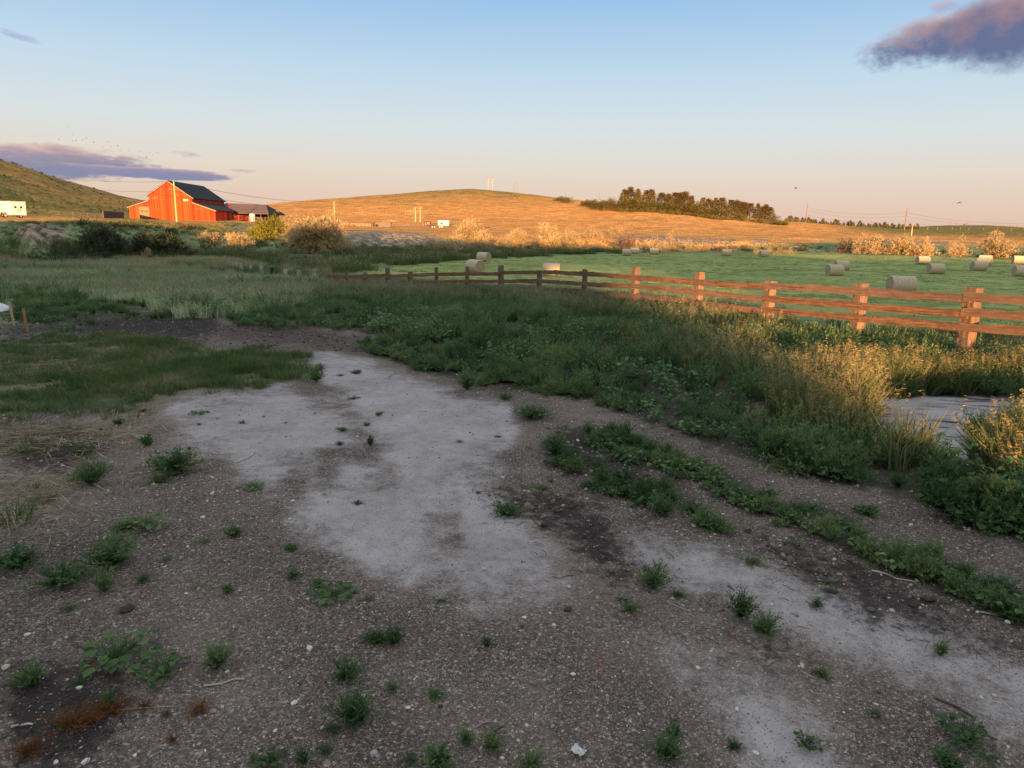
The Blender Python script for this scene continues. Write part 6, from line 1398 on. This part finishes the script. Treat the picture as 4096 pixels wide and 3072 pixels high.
STK = [([(1310, 200), (1400, 225), (1450, 245), (1575, 270)], .011, TW_P, 'long pale crooked stick on dark soil at the right', 'c'), ([(1950, 448), (2010, 462), (2080, 470)], .010, TW_P, 'short white curved stick near the right edge', 'c'), ([(1690, 960), (1800, 1010), (1925, 1078)], .012, TW_D, 'thick dark stick at the edge of the right track', 'c'),
 ([(1480, 560), (1545, 540), (1590, 510), (1612, 488)], .016, TW_P, 'curved grey twig on the pale patch', 'd'), ([(1290, 790), (1340, 788), (1400, 770), (1480, 748), (1545, 745)], .010, TW_P, 'pale thin root lying below the upright bushy weed', 'a'), ([(630, 978), (720, 915), (815, 852)], .007, TW_T, 'long pale stalk crossing the dead weeds', 'a'), ([(740, 945), (900, 935), (1095, 918)], .007, TW_T, 'flat pale stalk beside the flat dead weed', 'a'), ([(170, 692), (215, 725), (248, 752)], .010, TW_P, 'white broken stick at the lower left edge', 'a'), ([(75, 1050), (180, 1035), (210, 1030)], .012, TW_P, 'white split stick in the bottom left corner', 'a'),
 ([(945, 1055), (1000, 1022), (1075, 1012)], .006, TW_T, 'thin bent twig in the lower centre, left one', 'b'), ([(1040, 1105), (1085, 1068), (1130, 1045)], .009, TW_D, 'dark bent twig in the lower centre, right one', 'b'), ([(1690, 248), (1760, 250)], .005, TW_T, 'short straight straw above the knobbly stone', 'b'), ([(1665, 202), (1685, 192), (1692, 180)], .008, TW_P, 'small curled white bark on brown gravel', 'b'), ([(95, 380), (200, 430), (240, 445)], .006, TW_T, 'thin brown twig left of the right track', 'c'), ([(460, 292), (500, 318)], .008, TW_D, 'short dark twig at the head of the right track', 'c'), ([(890, 795), (965, 838)], .006, TW_T, 'thin grey twig between the pale tracks', 'c'), ([(2020, 1270), (2030, 1255)], .004, TW_D, 'tiny dark splinter near the bottom right', 'c')]
for pts, r_, mt, lab, g in STK:
    org = {'d': (0, 1500, 1.58)}.get(g) or ORG[g]; Q = [at(*o4(x, y, *org)) for x, y in pts]; c = Q[0]
    r_ = r_ * .5; Q = [Vector(q - c) + Vector((0, 0, r_ * .7 + .004 * (k % 2))) for k, q in enumerate(Q)]
    tag(MB().tube(Q, [r_ * (1 - .45 * k / len(Q)) for k in range(len(Q))], 7).obj('stick', mt, None, c), lab, 'stick', 'sticks on the gravel yard')
# fine dark twigs and stalks at the lower left corner and over the mulch
rt = SEED(58)
TWM = []
for i in range(3):
    mb = MB()
    for k in range(14):
        a = rt.normal(.5, .8); l = rt.uniform(.025, .10); x, y = rt.normal(0, .12, 2); mb.tube([(x, y, .008), (x + l * .5 * math.cos(a), y + l * .5 * math.sin(a), .012), (x + l * math.cos(a + .05), y + l * math.sin(a + .05), .006)], [.0025, .002, .0012], 3)
    TWM.append(mb.mesh('twigs', TW_D))
P = sample([DARKSOIL[4], DARKSOIL[5], DARKSOIL[2], DARKSOIL[1]] if 0 else DARKSOIL[1:], 40, SEED(59)); print('twigs', len(P))
scatter('twig_litter', TWM, P, SEED(60), (.6, 1.2), tilt=.03)
p = at(*o4(1600, 1215, *ORG['b'])); mb = MB(); rr_ = SEED(61); n = 7
gv = [(x * .010 - .03, y * .007 - .02, .008 + .02 * rr_.uniform()) for y in range(n) for x in range(n)]
mb.add(gv, [(j * n + i, j * n + i + 1, (j + 1) * n + i + 1, (j + 1) * n + i) for j in range(n - 1) for i in range(n - 1)])
o = mb.obj('paper_scrap', WHITE, None, p, -.6); o.modifiers.new('s', 'SOLIDIFY').thickness = .002; tag(o, 'crumpled white scrap at the bottom edge right of centre', 'litter')

# ------------------------------------------------------------------ unseen leafy crowns added behind the yard to block sun above the cut
for i, (x, y, s) in enumerate(((4.2, -79, 1.0), (10, -81, 1.1), (15.5, -80, .95))):
    cm, C = crown_mesh(800 + i, 8.5 * s, 5.6, 5200, LM_TREE, .3, 26, .8, up=.2)
    zb = float(ground(x, y)); plant('added_sun_blocker', 'leafy sun blocker added unseen behind the yard, %s from the left' % ordinal(i + 1), 'tree', 'added sun blockers behind the yard', (x, y, 7.7), cm, trunk_mesh(800 + i, np.vstack([C, [[0, 0, -4.0]]]), .2), 0)
